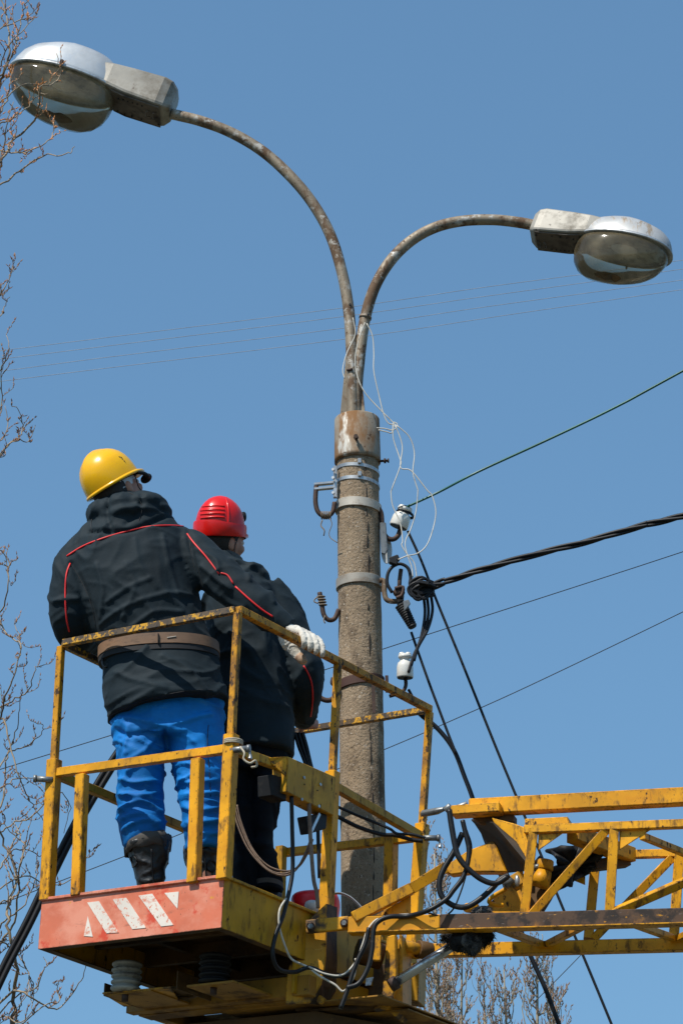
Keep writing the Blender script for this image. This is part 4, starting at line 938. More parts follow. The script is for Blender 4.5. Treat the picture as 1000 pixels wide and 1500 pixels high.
def clothing(name, mb, vox, parent, m_, amp, sc, seed, smooth=2, fine=.35, post=None, label=None):
    me, co, no = remesh(mb, vox, smooth, name); co2 = fold_cloth(co, no, amp, sc, seed, fine)
    if post is not None: co2 = post(co2, no)
    off = off_of(parent); finish(me, co2, off); o = obj(name, me, M[m_], parent, label=label)
    return o, bvh_of(me, off)
def crease(lines, Y, amp, wd):
    """pull narrow folds along sight-drawn lines on the cloth"""
    L = [(catmull([P(x, y, Y) for x, y in l_], 6), a_) for l_, a_ in lines]
    def f_(co, no):
        out = co.copy()
        for pts, a_ in L:
            A_ = np.array(pts); best = np.full(len(co), 1e9)
            for i in range(len(A_)-1):
                p, q_ = A_[i], A_[i+1]; d = q_-p; dd = d @ d+1e-12
                rel = co-p; 
                t = np.clip((rel @ d)/dd, 0, 1); e = rel-t[:,None]*d; e[:,1] *= .15
                best = np.minimum(best, np.linalg.norm(e, axis=1))
            back = no[:,1] < .2
            out += no*(np.exp(-(best/wd)**2)*amp*a_*back)[:,None]
        return out
    return f_
def c5(l_): return [(50+x/2.222, 640+y/2.222) for x, y in l_]
def c6(l_): return [(40+x/2.381, 1020+y/2.381) for x, y in l_]

# ---- worker with the yellow helmet
Y1 = 10.93
p1 = thing('person', P(245, 1345, Y1), 'worker seen from behind in yellow helmet, dark padded jacket and bright blue trousers', 'person', None)
f1, s1_, u1 = frame(V(.62,.62,.62), V(-.54,-.33,.78))
hb1 = P(166, 711, Y1-.02)                          # centre of the helmet's lower rim
hc1 = hb1-u1*.030+f1*.002
bodym = MB(); head_shapes(bodym, hc1, f1, s1_, u1)
bodym.tube([hc1-u1*.05-f1*.03, P(180,755,Y1), P(190,800,Y1+.02)], [.058,.060,.09], 16, 4)
loft(bodym, [(150,775,240,765,.06,0),(125,800,262,790,.09,0),(130,850,268,845,.11,0),(150,920,290,915,.11,0),(165,970,300,965,.11,0),(172,1030,312,1025,.12,0),(185,1070,308,1065,.11,0)], Y1, 24)
chain(bodym, [(128,805,Y1,.05),(108,860,Y1,.045),(107,905,Y1+.03,.042),(125,932,11.12,.036),(150,945,11.38,.028)])
chain(bodym, [(262,790,Y1,.05),(305,838,10.9,.045),(345,872,10.86,.040),(395,905,10.83,.033),(430,935,10.83,.026)])
chain(bodym, [(205,1060,Y1,.08),(205,1140,Y1,.055),(208,1230,Y1,.04),(220,1330,Y1+.0,.034)])
chain(bodym, [(285,1060,Y1,.08),(290,1140,Y1,.06),(296,1230,Y1,.045),(300,1330,Y1+.02,.038)])
me, co, no = remesh(bodym, .009, 3, 'body'); finish(me, co, off_of(p1)); body1 = obj('body', me, M['skin'], p1)
face_bits(hc1, f1, s1_, u1, body1)
# hair: cap on the back of the head
def hair(c, f, s, u, parent, low=-.055, label=None):
    mb = MB(); rs = []
    for z in np.linspace(.09, low, 9):
        k = math.sqrt(max(.02, 1-((z-.01)/.112)**2)); ring = []
        for t in np.linspace(0, 2*math.pi, 28, endpoint=False):
            cx = math.cos(t); lim = .3 if z < .03 else 1.
            ring.append(c+u*z+f*(.1035*k*min(cx, lim if z > -.0 else -.05)-.004)+s*(.083*k*math.sin(t)))
        rs.append(ring)
    return obj('hair', mb.rings(rs, True), M['hair'], parent, label=label)
hair(hc1, f1, s1_, u1, p1)
# jacket
jm = MB()
loft(jm, [(160,752,218,744,.09,.01),(140,764,242,756,.125,.0),(118,782,262,768,.145,.0),(104,802,276,786,.160,.0),(100,825,282,812,.170,.0),(104,860,287,850,.178,.0),(116,895,294,888,.178,.0),(130,925,304,918,.168,.0),(147,955,315,948,.150,.0),
      (150,985,322,974,.168,.0),(152,1015,329,1000,.185,.0),(155,1040,334,1016,.195,.0),(158,1057,337,1027,.198,.0)], Y1, 44, .9)
chain(jm, [(132,806,Y1,.088),(112,835,Y1-.02,.092),(104,875,Y1-.02,.090),(104,908,Y1+.0,.086),(112,926,Y1+.08,.074),(130,940,11.2,.062),(150,947,11.40,.05)])
chain(jm, [(256,798,Y1,.088),(287,815,10.90,.090),(318,842,10.86,.088),(348,866,10.84,.080),(378,888,10.83,.070),(404,908,10.83,.058),(424,922,10.83,.046)])
# hood lying on the shoulders
for (x, y, r1, r2, r3) in ((150,757,.066,.10,.058),(178,748,.105,.125,.066),(212,745,.100,.125,.054),(190,762,.150,.135,.048),(236,751,.048,.09,.032)):
    jm.ball(P(x, y, Y1-.03), (r1, r2, r3), ry(math.radians(-6)), 18, 12)
cr = crease([(c5([(240,180),(235,240),(250,300)]),-1.),(c5([(180,300),(260,312),(340,300),(440,238)]),-1.6),(c5([(350,185),(345,240),(300,285)]),-.7),
    (c5([(120,400),(150,460),(180,540),(200,625)]),-1.3),(c5([(500,260),(505,330),(520,420),(545,500),(560,545)]),-1.4),
    (c5([(240,540),(310,500),(380,470)]),.7),(c5([(215,600),(300,560),(420,520),(520,500)]),.8),(c5([(320,620),(400,575),(480,570)]),.7),(c5([(300,420),(330,500),(290,590)]),.5),
    (c5([(530,360),(590,400),(600,440)]),.8),(c5([(545,420),(600,470),(640,500)]),.9),(c5([(560,470),(610,520),(680,560)]),.8),(c5([(60,520),(110,510),(160,530)]),.8),(c5([(60,580),(110,560),(170,580)]),.9),(c5([(70,620),(120,600),(180,610)]),.8),
    (c5([(640,390),(690,420),(700,470)]),.8),(c5([(700,440),(760,480),(780,540)]),.7),(c5([(260,760),(330,800),(430,830)]),.7),(c5([(420,720),(500,760),(560,830)]),.8),(c5([(240,860),(350,835),(480,835),(620,845)]),.5),
    (c5([(420,320),(440,420),(470,520)]),.6),(c5([(205,420),(225,500),(215,580)]),.7),(c5([(330,340),(345,420),(400,500)]),.5)], Y1-.14, .0115, .0095)
jk1, tj1 = clothing('jacket', jm, .0075, p1, 'jacket', .0075, (4.2,4.2,5.5), 1.3, 3, .42, cr)
on_surface('piping', tj1, c5([(107,388),(160,355),(230,328),(300,308),(370,292),(440,288),(497,292)]), .0036, 'piping', jk1)
on_surface('piping', tj1, c5([(118,412),(105,450),(102,520),(106,590),(115,634)]), .0036, 'piping', jk1)
on_surface('piping', tj1, c5([(498,315),(520,345),(560,390),(602,446)]), .0036, 'piping', jk1)
on_surface('piping', tj1, c5([(608,443),(630,450),(648,478)]), .0036, 'piping', jk1)
on_surface('piping', tj1, c5([(655,487),(700,528),(745,565),(777,585)]), .0036, 'piping', jk1)
for l_ in ([(500,262),(504,330),(520,420),(545,500),(560,545)], [(104,392),(150,460),(185,540),(202,622)], [(440,290),(445,400),(462,520)] if False else [(300,176),(340,200),(352,240),(330,300)]):
    on_surface('seam', tj1, c5(l_), .0013, 'webbing', jk1)
on_surface('hem_seam', tj1, [(162,1048),(200,1030),(250,1016),(300,1010),(332,1016)], .0016, 'webbing', jk1)
on_surface('hood_seam', tj1, c5([(188,268),(185,290),(190,312)]), .0016, 'webbing', jk1)
# belt
def beltring(name, y0, y1, out, m_, parent):
    rs = []
    for (yy, o_) in ((y0-.6,-.004),(y0,out),(y1,out),(y1+.6,-.004)):
        a, b = P(148.5-(yy-955)*.02, yy+3, Y1), P(317+(yy-955)*.1, yy-4, Y1); c = (a+b)/2; u = (b-a)/2; u = u*(1+(o_)/np.linalg.norm(u)); hd = .152+o_
        rs.append([c+u*math.copysign(abs(math.cos(t))**.9, math.cos(t))+V(0,hd*math.copysign(abs(math.sin(t))**.9, math.sin(t)),0) for t in (2*math.pi*k/48 for k in range(48))])
    o = obj(name, MB().rings(rs, True, False), M[m_], parent); e = o.modifiers.new('edge', 'EDGE_SPLIT'); e.split_angle = math.radians(35); return o
bl = beltring('belt', 948, 963, .013, 'belt', p1)
beltring('belt_webbing', 962, 971, .010, 'webbing', bl)
tb = bvh_of(bl.data, off_of(p1))
on_surface('belt_stitching', tb, [(245,934),(252,933),(258,932)], .0016, 'white_wire', bl, out=.002)
on_surface('belt_keeper', tb, [(232,928),(232,936),(232,944)], .008, 'webbing', bl, flat=.3, out=.002)
mb = MB(); rc = P(155,966,Y1-.07); mb.tube([rc+V(.012*math.cos(a),.01*math.sin(a),.035*math.sin(a)) for a in np.linspace(0,2*math.pi,16)], .005, 8)
obj('belt_ring', mb, M['ring_dark'], bl)
mb = MB().beam(P(232,1046-110,Y1-.175), P(233,1050-100,Y1-.175), .012, .01); 
# trousers
tm = MB()
loft(tm, [(170,1010,322,1000,.12,0),(164,1045,328,1035,.135,0),(164,1070,329,1062,.14,0),(167,1090,328,1084,.135,0)], Y1, 40, .9)
loft(tm, [(168,1060,250,1060,.125,0),(167,1090,247,1088,.12,0),(169,1115,243,1113,.112,0),(172,1140,242,1138,.105,0),(171,1160,241,1160,.10,0),(172,1185,242,1184,.10,0),(172,1210,243,1206,.10,0),(176,1228,243,1222,.095,0),(184,1242,240,1238,.085,0)], Y1, 36)
loft(tm, [(243,1060,329,1055,.125,0),(245,1090,329,1085,.12,0),(249,1115,328,1110,.112,0),(254,1140,328,1138,.105,0),(260,1165,329,1162,.10,0),(264,1190,330,1186,.10,0),(267,1212,330,1208,.10,.0),(270,1232,326,1228,.09,0),(274,1246,320,1243,.08,0)], Y1, 36)
tc = crease([(c6([(300,100),(360,140),(460,120)]),-.9),(c6([(320,70),(420,95),(500,110),(640,60)]),.8),(c6([(320,280),(380,300),(470,280)]),1.),(c6([(320,330),(390,350),(470,315)]),1.1),(c6([(320,385),(400,365),(480,400)]),1.2),(c6([(330,420),(400,410),(470,440)]),.9),
   (c6([(330,455),(420,430),(480,470)]),.9),(c6([(510,270),(580,300),(680,280)]),1.),(c6([(530,330),(600,340),(690,320)]),1.1),(c6([(540,370),(600,400),(690,370)]),1.1),(c6([(545,430),(610,440),(690,420)]),1.),(c6([(550,500),(620,470),(690,470)]),.8),
   (c6([(480,130),(490,180),(480,240)]),-1.2),(c6([(500,120),(570,150),(640,230)]),.6),(c6([(350,130),(340,200),(350,260)]),.5),(c6([(440,150),(400,200),(330,230)]),.6)], Y1-.10, .013, .0085)
tr1, tt1 = clothing('trousers', tm, .007, p1, 'blue', .0085, (4,4,10), 5.1, 3, .5, tc)
on_surface('side_seam', tt1, c6([(632,100),(628,160),(632,220),(638,300),(640,350)]), .0014, 'webbing', tr1)
# boots
def boot(top, ankle, sole_y, Yd, fdir, parent, label=None, lining=True):
    """top ring (xL,yL,xR,yR), then shaft to the deck and a foot pointing fdir"""
    mb = MB(); (xl, yl, xr, yr) = top; zdeck = B(.4,.4,-.045)[2]
    a, b = P(xl, yl, Yd), P(xr, yr, Yd); c = (a+b)/2; rt = np.linalg.norm(b-a)/2
    an = P(ankle[0], ankle[1], Yd); cs = V(an[0], an[1], zdeck+.07)
    rs = []
    for t in np.linspace(0, 1, 10):
        q = c*(1-t)+cs*t; r = rt*(1-t)**1+.048*t if t < 1 else .048
        r = rt+(.050-rt)*min(1, t*1.35)**.8
        rs.append([q+V(r*math.cos(k), r*1.12*math.sin(k), (.012*math.cos(k)*(yl-yr)/40 if False else 0)) for k in (2*math.pi*i/28 for i in range(28))])
    rs[0] = [p+V(0,0,(b-a)[2]/2*math.cos(2*math.pi*i/28)) for i, p in enumerate(rs[0])]
    mb.rings(rs, True)
    fd = nrm(fdir); 
    mb.ball(cs-V(0,0,.02), (.055,.055,.055)); mb.tube([cs-V(0,0,.030)-fd*.03, cs-V(0,0,.032)+fd*.08, cs-V(0,0,.038)+fd*.18], [.046,.048,.036], 16, 4)
    me, co, no = remesh(mb, .007, 2, 'boot'); co = fold_cloth(co, no, .006, (9,9,9), 2.2+xl, .5); co[:,2] = np.maximum(co[:,2], zdeck)
    bt = finish(me, co, off_of(parent)); o = obj('boot', bt, M['boot'], parent, label=label)
    obj('boot_sole', MB().slab([cs*V(1,1,0)+V(0,0,zdeck)+fd*x*1.0+nrm(np.cross(fd,V(0,0,1)))*y for x, y in ((-.05,-.035),(-.05,.035),(.08,.05),(.19,.035),(.205,0),(.19,-.035),(.08,-.05))], .014, V(0,0,1)), M['rubber'], o, .003)
    if lining:
        rs = []
        for k_, (dz, dr) in enumerate(((.030,-.016),(.020,-.004),(.004,-.002),(-.03,-.006),(-.03,-.014))):
            rs.append([c+V((rt+dr+.004*math.sin(5*k))*math.cos(k), (rt*1.1+dr)*math.sin(k), (b-a)[2]/2*math.cos(k)+dz+.005*math.sin(7*k+k_)) for k in (2*math.pi*i/40 for i in range(40))])
        obj('boot_lining', MB().rings(rs, True, False), M['lining'], o)
    tbt = bvh_of(bt, off_of(parent)); xm = (xl*.42+xr*.58)
    on_surface('back_strip', tbt, [(xm,yl+3),(xm+1,(yl+ankle[1])/2),(xm+4,ankle[1])], .013, 'rubber', o, flat=.25, out=.001)
    lx = xl+13 if label is None or 'left' in label else xr-14
    ly = (yl+yr)/2+26
    pl = [project(tbt, lx+7*math.cos(t), ly+8*math.sin(t), .003) for t in np.linspace(0, 2*math.pi, 14)]
    pl = [p for p in pl if p is not None]
    if len(pl) > 4: obj('pull_loop', MB().tube(pl, .0035, 6), M['rubber'], o)
    return o
boot((181,1241,252,1232), (222,1300), 1345, Y1, V(.5,.8,0), p1, 'left rubber boot with its grey lining folded out')
boot((268,1246,324,1240), (298,1305), 1345, Y1+.03, V(.7,.7,0), p1, 'right rubber boot behind the upright', True)
# gloved hand on the rail: palm behind/over the rail, four fingers curled over it, thumb under
gm_ = MB(); gy = 10.80
gm_.tube([P(420,920,10.83), P(432,926,10.82), P(447,934,10.815)], [.036,.038,.034], 16, 4, flat=.62)
me_k = [(441,925,452,938,458,950),(447,929,461,940,466,951),(455,934,470,944,473,953)]
for k in range(4):
    t = k/3; kn = P(436+9.6*k, 921+4.8*k, 10.80); mid = P(443+9.6*k, 929+5.4*k, 10.765); tip = P(446+9*k, 942+4.6*k, 10.752); tip2 = P(443.5+9*k, 949+4.2*k, 10.77)
    r = [.0114,.0114,.0108,.0096][k]
    gm_.tube([P(426+6*k, 920+3*k, 10.83), kn, mid, tip, tip2], [r*1.1, r*1.12, r, r*.96, r*.8], 12, 5)
gm_.tube([P(424,936,10.84), P(430,950,10.84), P(438,962,10.835), P(445,968,10.83)], [.030,.026,.018,.014], 14, 5)
gm_.tube([P(418,925,10.84), P(424,940,10.845), P(434,952,10.84)], [.036,.036,.022], 14, 4)
me, co, no = remesh(gm_, .0030, 1, 'glove'); co = fold_cloth(co, no, .0022, (26,26,26), 3., .6); finish(me, co, off_of(p1)); gl1 = obj('glove', me, M['glove'], p1, label='white knitted work glove gripping the rail')
obj('thumb_tip', MB().tube([P(437,961,10.833), P(443,967,10.828), P(447,971,10.826)], [.0185,.0180,.011], 14, 4), M['glove_tip'], gl1)
obj('cuff', MB().tube([P(413,914,10.83), P(421,921,10.83)], [.043,.040], 18, 3, flat=.85), M['jacket'], jk1)
# other hand, hidden behind the sleeve, holding the far rail
gm_ = MB(); gm_.tube([P(148,946,11.38), P(156,950,11.45)], [.034,.03], 12, flat=.6)
for k in range(4): gm_.tube([P(154+2*k,948+2*k,11.45), P(160+2*k,950+2*k,11.48), P(160+2*k,957+2*k,11.47)], [.011,.011,.009], 10, 3)
gm_.tube([P(150,952,11.40), P(157,960,11.42)], [.013,.011], 10)
me, co, no = remesh(gm_, .005, 1, 'glove'); finish(me, co, off_of(p1)); obj('glove', me, M['glove'], p1)

# helmet of the first worker
def hardhat(c, f, s, u, ax_, m_, parent, style, label=None):
    a_, b_, h_ = ax_; mb = MB(); rs = []; n = 56
    def T(x, y, z): return np.asarray(c)+f*x+s*y+u*z
    prof = [(1.0,0),(1.0,.10),(.985,.24),(.955,.40),(.89,.56),(.79,.70),(.65,.82),(.48,.91),(.30,.965),(.14,.99),(.04,1.0)]
    for k_, z in prof:
        ring = []
        for i in range(n):
            t = 2*math.pi*i/n; x, y = a_*k_*math.cos(t), b_*k_*math.sin(t); zz_ = h_*z
            if style == 'ridge': zz_ += .007*math.exp(-(y/.017)**2)*min(1, z*2); rr_ = 1+.012*math.exp(-((abs(t-math.pi)-1.0)/.12)**2)*(z < .9)
            else: zz_ += .004*math.exp(-(abs(y)/.03)**4)*min(1, z*2); rr_ = 1.0
            ring.append(T(x*rr_, y*rr_, zz_))
        rs.append(ring)
    mb.rings(rs, True, False)
    inner = [[np.asarray(c)+(p-np.asarray(c))*.955 for p in r] for r in rs]
    mb.rings(inner, True, False)
    # rolled rim / gutter
    rim = []
    for (k_, z) in ((.955,-.002),(1.01,-.006),(1.050,-.005),(1.055,.001),(1.04,.005),(1.0,.008)):
        ring = []
        for i in range(n):
            t = 2*math.pi*i/n; ex = max(0, math.cos(t))**3
            x, y = a_*math.cos(t)*k_, b_*math.sin(t)*k_
            if style == 'ridge' and k_ > 1.0: x += ex*.040; z2 = z-.010*ex
            elif k_ > 1.0: x += ex*.024; z2 = z-.004*ex
            else: z2 = z
            ring.append(T(x, y, z2-.008*math.cos(t)*0))
        rim.append(ring)
    mb.rings(rim, True, False)
    o = obj('helmet', mb, M[m_], parent, label=label); return o, T
h1o, TH1 = hardhat(hb1, f1, s1_, u1, (.122,.108,.153), 'hat_yellow', p1, 'ridge', 'yellow hard hat with a low centre ridge')
th1 = bvh_of(h1o.data, off_of(p1))
for x, y in ((175,666),(179,669),(177.5,662.5+4),(182,672)):
    p = project(th1, x+0, y+3, .0005)
    if p is not None: obj('vent_slot', MB().beam(p-V(.004,0,0), p+V(.004,0,-.002), .003, .003), M['rubber'], h1o)
obj('headband', MB().rings([[hb1+(f1*.098*math.cos(t)+s1_*.083*math.sin(t))-u1*(.006+k*.030*(1 if math.cos(t) < .2 else .5)) for t in (2*math.pi*i/36 for i in range(36))] for k in (0,.5,1)], True, False), M['strap_white'], h1o)
obj('chin_strap', MB().tube([hb1+s1_*.088+f1*.05-u1*.005, hc1+s1_*.085+f1*.03-u1*.03, hc1+s1_*.075+f1*.045-u1*.075, hc1+f1*.06-u1*.115], .005, 8, 5, flat=.4), M['webbing'], h1o)
gg = obj('goggle_arm', MB().tube([hb1+s1_*.095+f1*.055-u1*.006, hb1+s1_*.094+f1*.09-u1*.024, hb1+s1_*.080+f1*.115-u1*.042], .008, 8, 4), M['rubber'], h1o)
obj('goggle_frame', MB().ball(hb1+s1_*.055+f1*.125-u1*.040, (.018,.03,.018), np.array([f1,s1_,u1]).T), M['rubber'], h1o)

# ---- worker with the red helmet
Y2 = 11.32
p2 = thing('person', P(378, 1360, Y2), 'worker in red helmet and black workwear leaning in front beside the railing', 'person', None)
f2, s2_, u2 = frame(V(.70,.68,.20), V(.03,-.30,.95))
hb2 = P(322, 783, Y2-.02); hc2 = hb2-u2*.030+f2*.004
bm_ = MB(); head_shapes(bm_, hc2, f2, s2_, u2)
bm_.tube([hc2-u2*.05-f2*.03, P(328,830,Y2), P(340,860,Y2)], [.056,.060,.09], 16, 4)
loft(bm_, [(312,850,365,850,.07,0),(315,880,398,880,.10,0),(320,950,400,950,.11,0),(325,1020,405,1020,.11,0),(330,1080,415,1080,.12,0)], Y2, 24)
chain(bm_, [(392,885,Y2,.05),(425,950,Y2,.045),(438,1005,Y2+.04,.042),(442,1045,11.52,.033),(450,1062,11.64,.025)])
chain(bm_, [(322,885,Y2+.05,.05),(330,950,Y2+.25,.045),(370,1010,Y2+.35,.042),(420,1050,Y2+.33,.03)])
chain(bm_, [(360,1080,Y2,.07),(352,1160,Y2,.045),(358,1240,Y2,.035),(364,1350,Y2,.03)])
chain(bm_, [(392,1080,Y2,.065),(386,1160,Y2,.042),(384,1240,Y2,.035),(389,1350,Y2,.03)])
# fingers of the working hand, on the back rail
for k in range(4): bm_.tube([P(446+4*k,1058+1*k,11.63), P(450+4*k,1053+1*k,11.645), P(452+4*k,1059+1*k,11.62), P(451+4*k,1068,11.615)], [.0105,.0105,.0098,.008], 10, 4)
bm_.tube([P(444,1062,11.63), P(440,1070,11.62), P(443,1077,11.615)], [.014,.012,.009], 10, 4)
me, co, no = remesh(bm_, .007, 2, 'body'); finish(me, co, off_of(p2)); body2 = obj('body', me, M['skin'], p2)
face_bits(hc2, f2, s2_, u2, body2)
hair(hc2, f2, s2_, u2, p2, -.075)
jm = MB()
loft(jm, [(322,826,352,824,.07,.0),(312,838,372,832,.10,.0),(304,852,392,848,.13,.0),(300,868,406,864,.15,.0),(300,895,414,890,.165,.0),(302,930,420,925,.17,.0),(303,970,424,965,.17,.0),(304,1010,427,1005,.172,.0),(305,1050,430,1045,.18,.0),(306,1085,431,1080,.19,.0),(306,1112,430,1106,.19,.0)], Y2, 44, .9)
chain(jm, [(388,866,Y2,.085),(404,890,Y2,.092),(420,925,Y2,.094),(434,960,Y2,.092),(443,990,Y2+.0,.088),(445,1015,Y2+.06,.078),(443,1040,11.48,.062),(445,1056,11.58,.048)])
chain(jm, [(300,866,Y2+.0,.08),(318,880,Y2+.02,.085),(322,940,Y2+.16,.085),(345,1000,Y2+.28,.075),(390,1035,Y2+.32,.06),(425,1052,Y2+.32,.045)])
for (x, y, r1, r2, r3) in ((345,832,.085,.10,.035),(365,840,.07,.10,.040),(378,850,.055,.09,.045),(332,824,.055,.085,.03)):
    jm.ball(P(x, y, Y2-.03), (r1, r2, r3), ry(math.radians(16)), 18, 12)
cr2 = crease([(c5([(690,410),(740,440),(755,480)]),-1.),(c5([(640,640),(690,690),(720,740)]),1.),(c5([(640,700),(680,760),(740,800)]),.8),(c5([(770,500),(800,560),(830,590)]),-1.),(c5([(900,700),(915,740),(910,800)]),.6),([(405,930),(418,960),(428,1000),(432,1040)],-1.),([(440,930),(455,960),(462,985)],.8),([(430,1000),(450,1010),(466,1000)],.9),([(432,1025),(450,1030),(460,1025)],.9)], Y2-.14, .008, .013)
jk2, tj2 = clothing('jacket', jm, .008, p2, 'jacket', .0085, (5,5,6), 7.7, 3, .45, cr2)
def c66(l_): return [(380+x/7.5, 880+y/7.5) for x, y in l_]
on_surface('piping', tj2, c66([(485,715),(530,790),(570,890),(585,1020),(580,1150),(562,1270)]), .0034, 'piping', jk2)
obj('collar', MB().rings([[P(336,818,Y2)+V(.052*k*math.cos(t), .06*k*math.sin(t), z-.02*math.cos(t)) for t in (2*math.pi*i/30 for i in range(30))] for k, z in ((1.15,-.02),(1.08,.012),(1.0,.014),(.98,-.02))], True, False), M['lining'], jk2)
tm = MB()
loft(tm, [(312,1090,424,1085,.15,0),(312,1115,424,1110,.15,0),(315,1140,422,1135,.14,0)], Y2, 36)
loft(tm, [(312,1130,372,1130,.12,0),(325,1170,374,1170,.11,0),(336,1210,376,1210,.10,0),(340,1250,380,1250,.10,0),(342,1290,384,1290,.10,0),(344,1325,386,1325,.10,.0)], Y2, 30)
loft(tm, [(365,1130,422,1130,.12,0),(364,1170,411,1168,.11,0),(362,1200,404,1200,.105,0),(364,1235,401,1232,.10,0),(366,1265,405,1262,.10,0),(368,1290,411,1286,.10,0),(370,1312,413,1308,.10,.0)], Y2, 30)
tr2, tt2 = clothing('trousers', tm, .008, p2, 'jacket_dark', .009, (6,6,9), 9.1, 3, .5)
obj('reflective_band', MB().rings([[P(391,yy,Y2)+V((.064)*math.cos(t), .108*math.sin(t), .0) for t in (2*math.pi*i/30 for i in range(30))] for yy in (1296,1303)], True, False), M['lining'], tr2)
boot((346,1318,386,1318), (366,1340), 1350, Y2, V(.7,.7,0), p2, None, False)
boot((372,1306,412,1306), (392,1340), 1350, Y2, V(.8,.6,0), p2, None, False)
h2o, TH2 = hardhat(hb2, f2, s2_, u2, (.106,.099,.155), 'hat_red', p2, 'smooth', 'red climbing style helmet with moulded ribs')
th2 = bvh_of(h2o.data, off_of(p2))
rs = []
for (k_, z) in ((1.045,-.012),(1.06,-.006),(1.06,.030),(1.03,.040)):
    rs.append([TH2(.107*k_*math.cos(t), .100*k_*math.sin(t), z+.012*max(0,-math.cos(t))*(z > 0)) for t in (2*math.pi*i/48 for i in range(48))])
obj('helmet_band', MB().rings(rs, True, False), M['hat_red'], h2o)
for y_ in (741,746.5,752,757.5): on_surface('moulded_rib', th2, [(294,y_+1.5),(306,y_+.3),(319,y_-.3),(329,y_+.5)], .0042, 'hat_red', h2o, out=.0)
on_surface('moulded_rib', th2, [(331,729),(334,742),(335,755),(334,770)], .0045, 'hat_red', h2o, out=-.001)
obj('head_torch', MB().tube([P(349,757,Y2+.02), P(359,757,Y2+.03)], [.017,.022], 14), M['rubber'], h2o, .004)
obj('ear_cup', MB().ball(hb2+f2*.125-u2*.0, (.014,.03,.016), np.array([f2,s2_,u2]).T), M['rubber'], h2o)
obj('chin_strap', MB().tube([hb2+s2_*.098+f2*.02, hc2+s2_*.085-f2*.0-u2*.03, hc2+s2_*.07+f2*.03-u2*.09], .005, 8, 5, flat=.4), M['webbing'], h2o)
#@@TREES
# ------------------------------------------------------------ trees
def poly_branch(acc, buds, pts, r0, r1, r, depth, twl=.25, dens=9., buds_on=True, budlen=.016, up=.5):
    """a crooked limb along pts with upturned side twigs carrying buds; acc collects (points, radii)"""
    q = catmull(pts, 5); n = len(q)
    L = [0]
    for i in range(1, n): L.append(L[-1]+np.linalg.norm(q[i]-q[i-1]))
    q = [p+V(r.gauss(0,1), r.gauss(0,1), r.gauss(0,1))*min(.006, twl*.03) for p in q]
    acc.append((q, [r0+(r1-r0)*i/(n-1) for i in range(n)]))
    if depth <= 0:
        if buds_on:
            d = nrm(q[-1]-q[-2]); buds.append((q[-1], d, budlen*1.2))
            for i in range(1, n):
                if r.random() < .8: buds.append((q[i], nrm(d*.6+V(r.gauss(0,.4), r.gauss(0,.4), .5)), budlen*r.uniform(.6,1.1)))
        return
    s = r.uniform(.02, .1)
    while s < L[-1]:
        i = max(1, min(n-1, int(np.searchsorted(L, s)))); p = q[i]; t = nrm(q[i]-q[i-1])
        side = nrm(np.cross(t, [r.gauss(0,1) for _ in range(3)])); ln = twl*r.uniform(.35,1.1)
        d = nrm(t*.55+side*.75+V(0,0,up)); p1_ = p+d*ln*.5; d2 = nrm(d*.6+V(0,0,up*1.3)+side*.2); p2_ = p1_+d2*ln*.5
        poly_branch(acc, buds, [p, p1_+V(r.gauss(0,.01),r.gauss(0,.01),0), p2_], max(r1*.7, r0*.35), r1*.55, r, depth-1, twl*.45, dens*2.0, buds_on, budlen, up)
        s += r.expovariate(dens)+.02
def tree_objs(root, acc, buds, mt, bmt, trunk_pts, tr0, tr1, seg=6, budr=.003, split=.006):
    obj('trunk', MB().tube(trunk_pts, [tr0+(tr1-tr0)*i/(len(trunk_pts)-1) for i in range(len(trunk_pts))], 14, 5), M[mt], root)
    tw = MB(); k = 0
    for pts, rr in acc:
        if rr[0] > split and k < 280: obj('limb', MB().tube(pts, rr, 8), M[mt], root); k += 1
        else: tw.tube(pts, rr, 5)
    obj('twigs', tw, M[mt], root, kind='stuff')
    if buds:
        b = MB()
        for p, d, L in buds:
            s = nrm(np.cross(d, V(.3,.5,.8))); t = np.cross(d, s); w_ = budr
            m_ = p+d*L*.35
            b.add([p, m_+s*w_, m_+t*w_, m_-s*w_, m_-t*w_, p+d*L], [(0,2,1),(0,3,2),(0,4,3),(0,1,4),(5,1,2),(5,2,3),(5,3,4),(5,4,1)])
        obj('buds', b, M[bmt], root, kind='stuff')
def k1(l_): return [(x/3.125, y/3.125) for x, y in l_]
def k3(l_): return [(x/2.885, 380+y/2.885) for x, y in l_]
def k4(l_): return [(x/2.5, 900+y/2.5) for x, y in l_]
tr_ = random.Random(21)
YT = 11.35
# near tree at the left, trunk outside the frame
def near_tree(limbs, top, label, seed, TX, YT, bm_='bud'):
    r = random.Random(seed); acc = []; buds = []
    tb_ = P(TX, 1500, YT); trunk = [V(tb_[0]-.1, YT, 0), V(tb_[0]-.05, YT, 2.5), V(tb_[0], YT, 5), V(tb_[0]+.03, YT, 7), V(tb_[0]+.1, YT, top)]
    root = thing('poplar_tree', trunk[0], label, 'tree')
    for l_, r0, r1, dep, tw, dn in limbs:
        pts = [P(x, y, YT-.05+.12*math.sin(i*1.3+l_[0][1])) for i, (x, y) in enumerate(l_)]
        z = pts[0][2]-.35; tz = np.interp(z, [p[2] for p in trunk], [p[0] for p in trunk])
        pts = [V(tz, YT, z), (V(tz, YT, z)+pts[0]*2)/3-V(0,0,.08)]+pts
        k = 2*5
        poly_branch(acc, buds, pts, r0*1.25, r1*.9, r, dep, tw*1.1, dn*1.7, True, .019)
    tree_objs(root, acc, buds, 'twig', bm_, trunk, .12, .03)
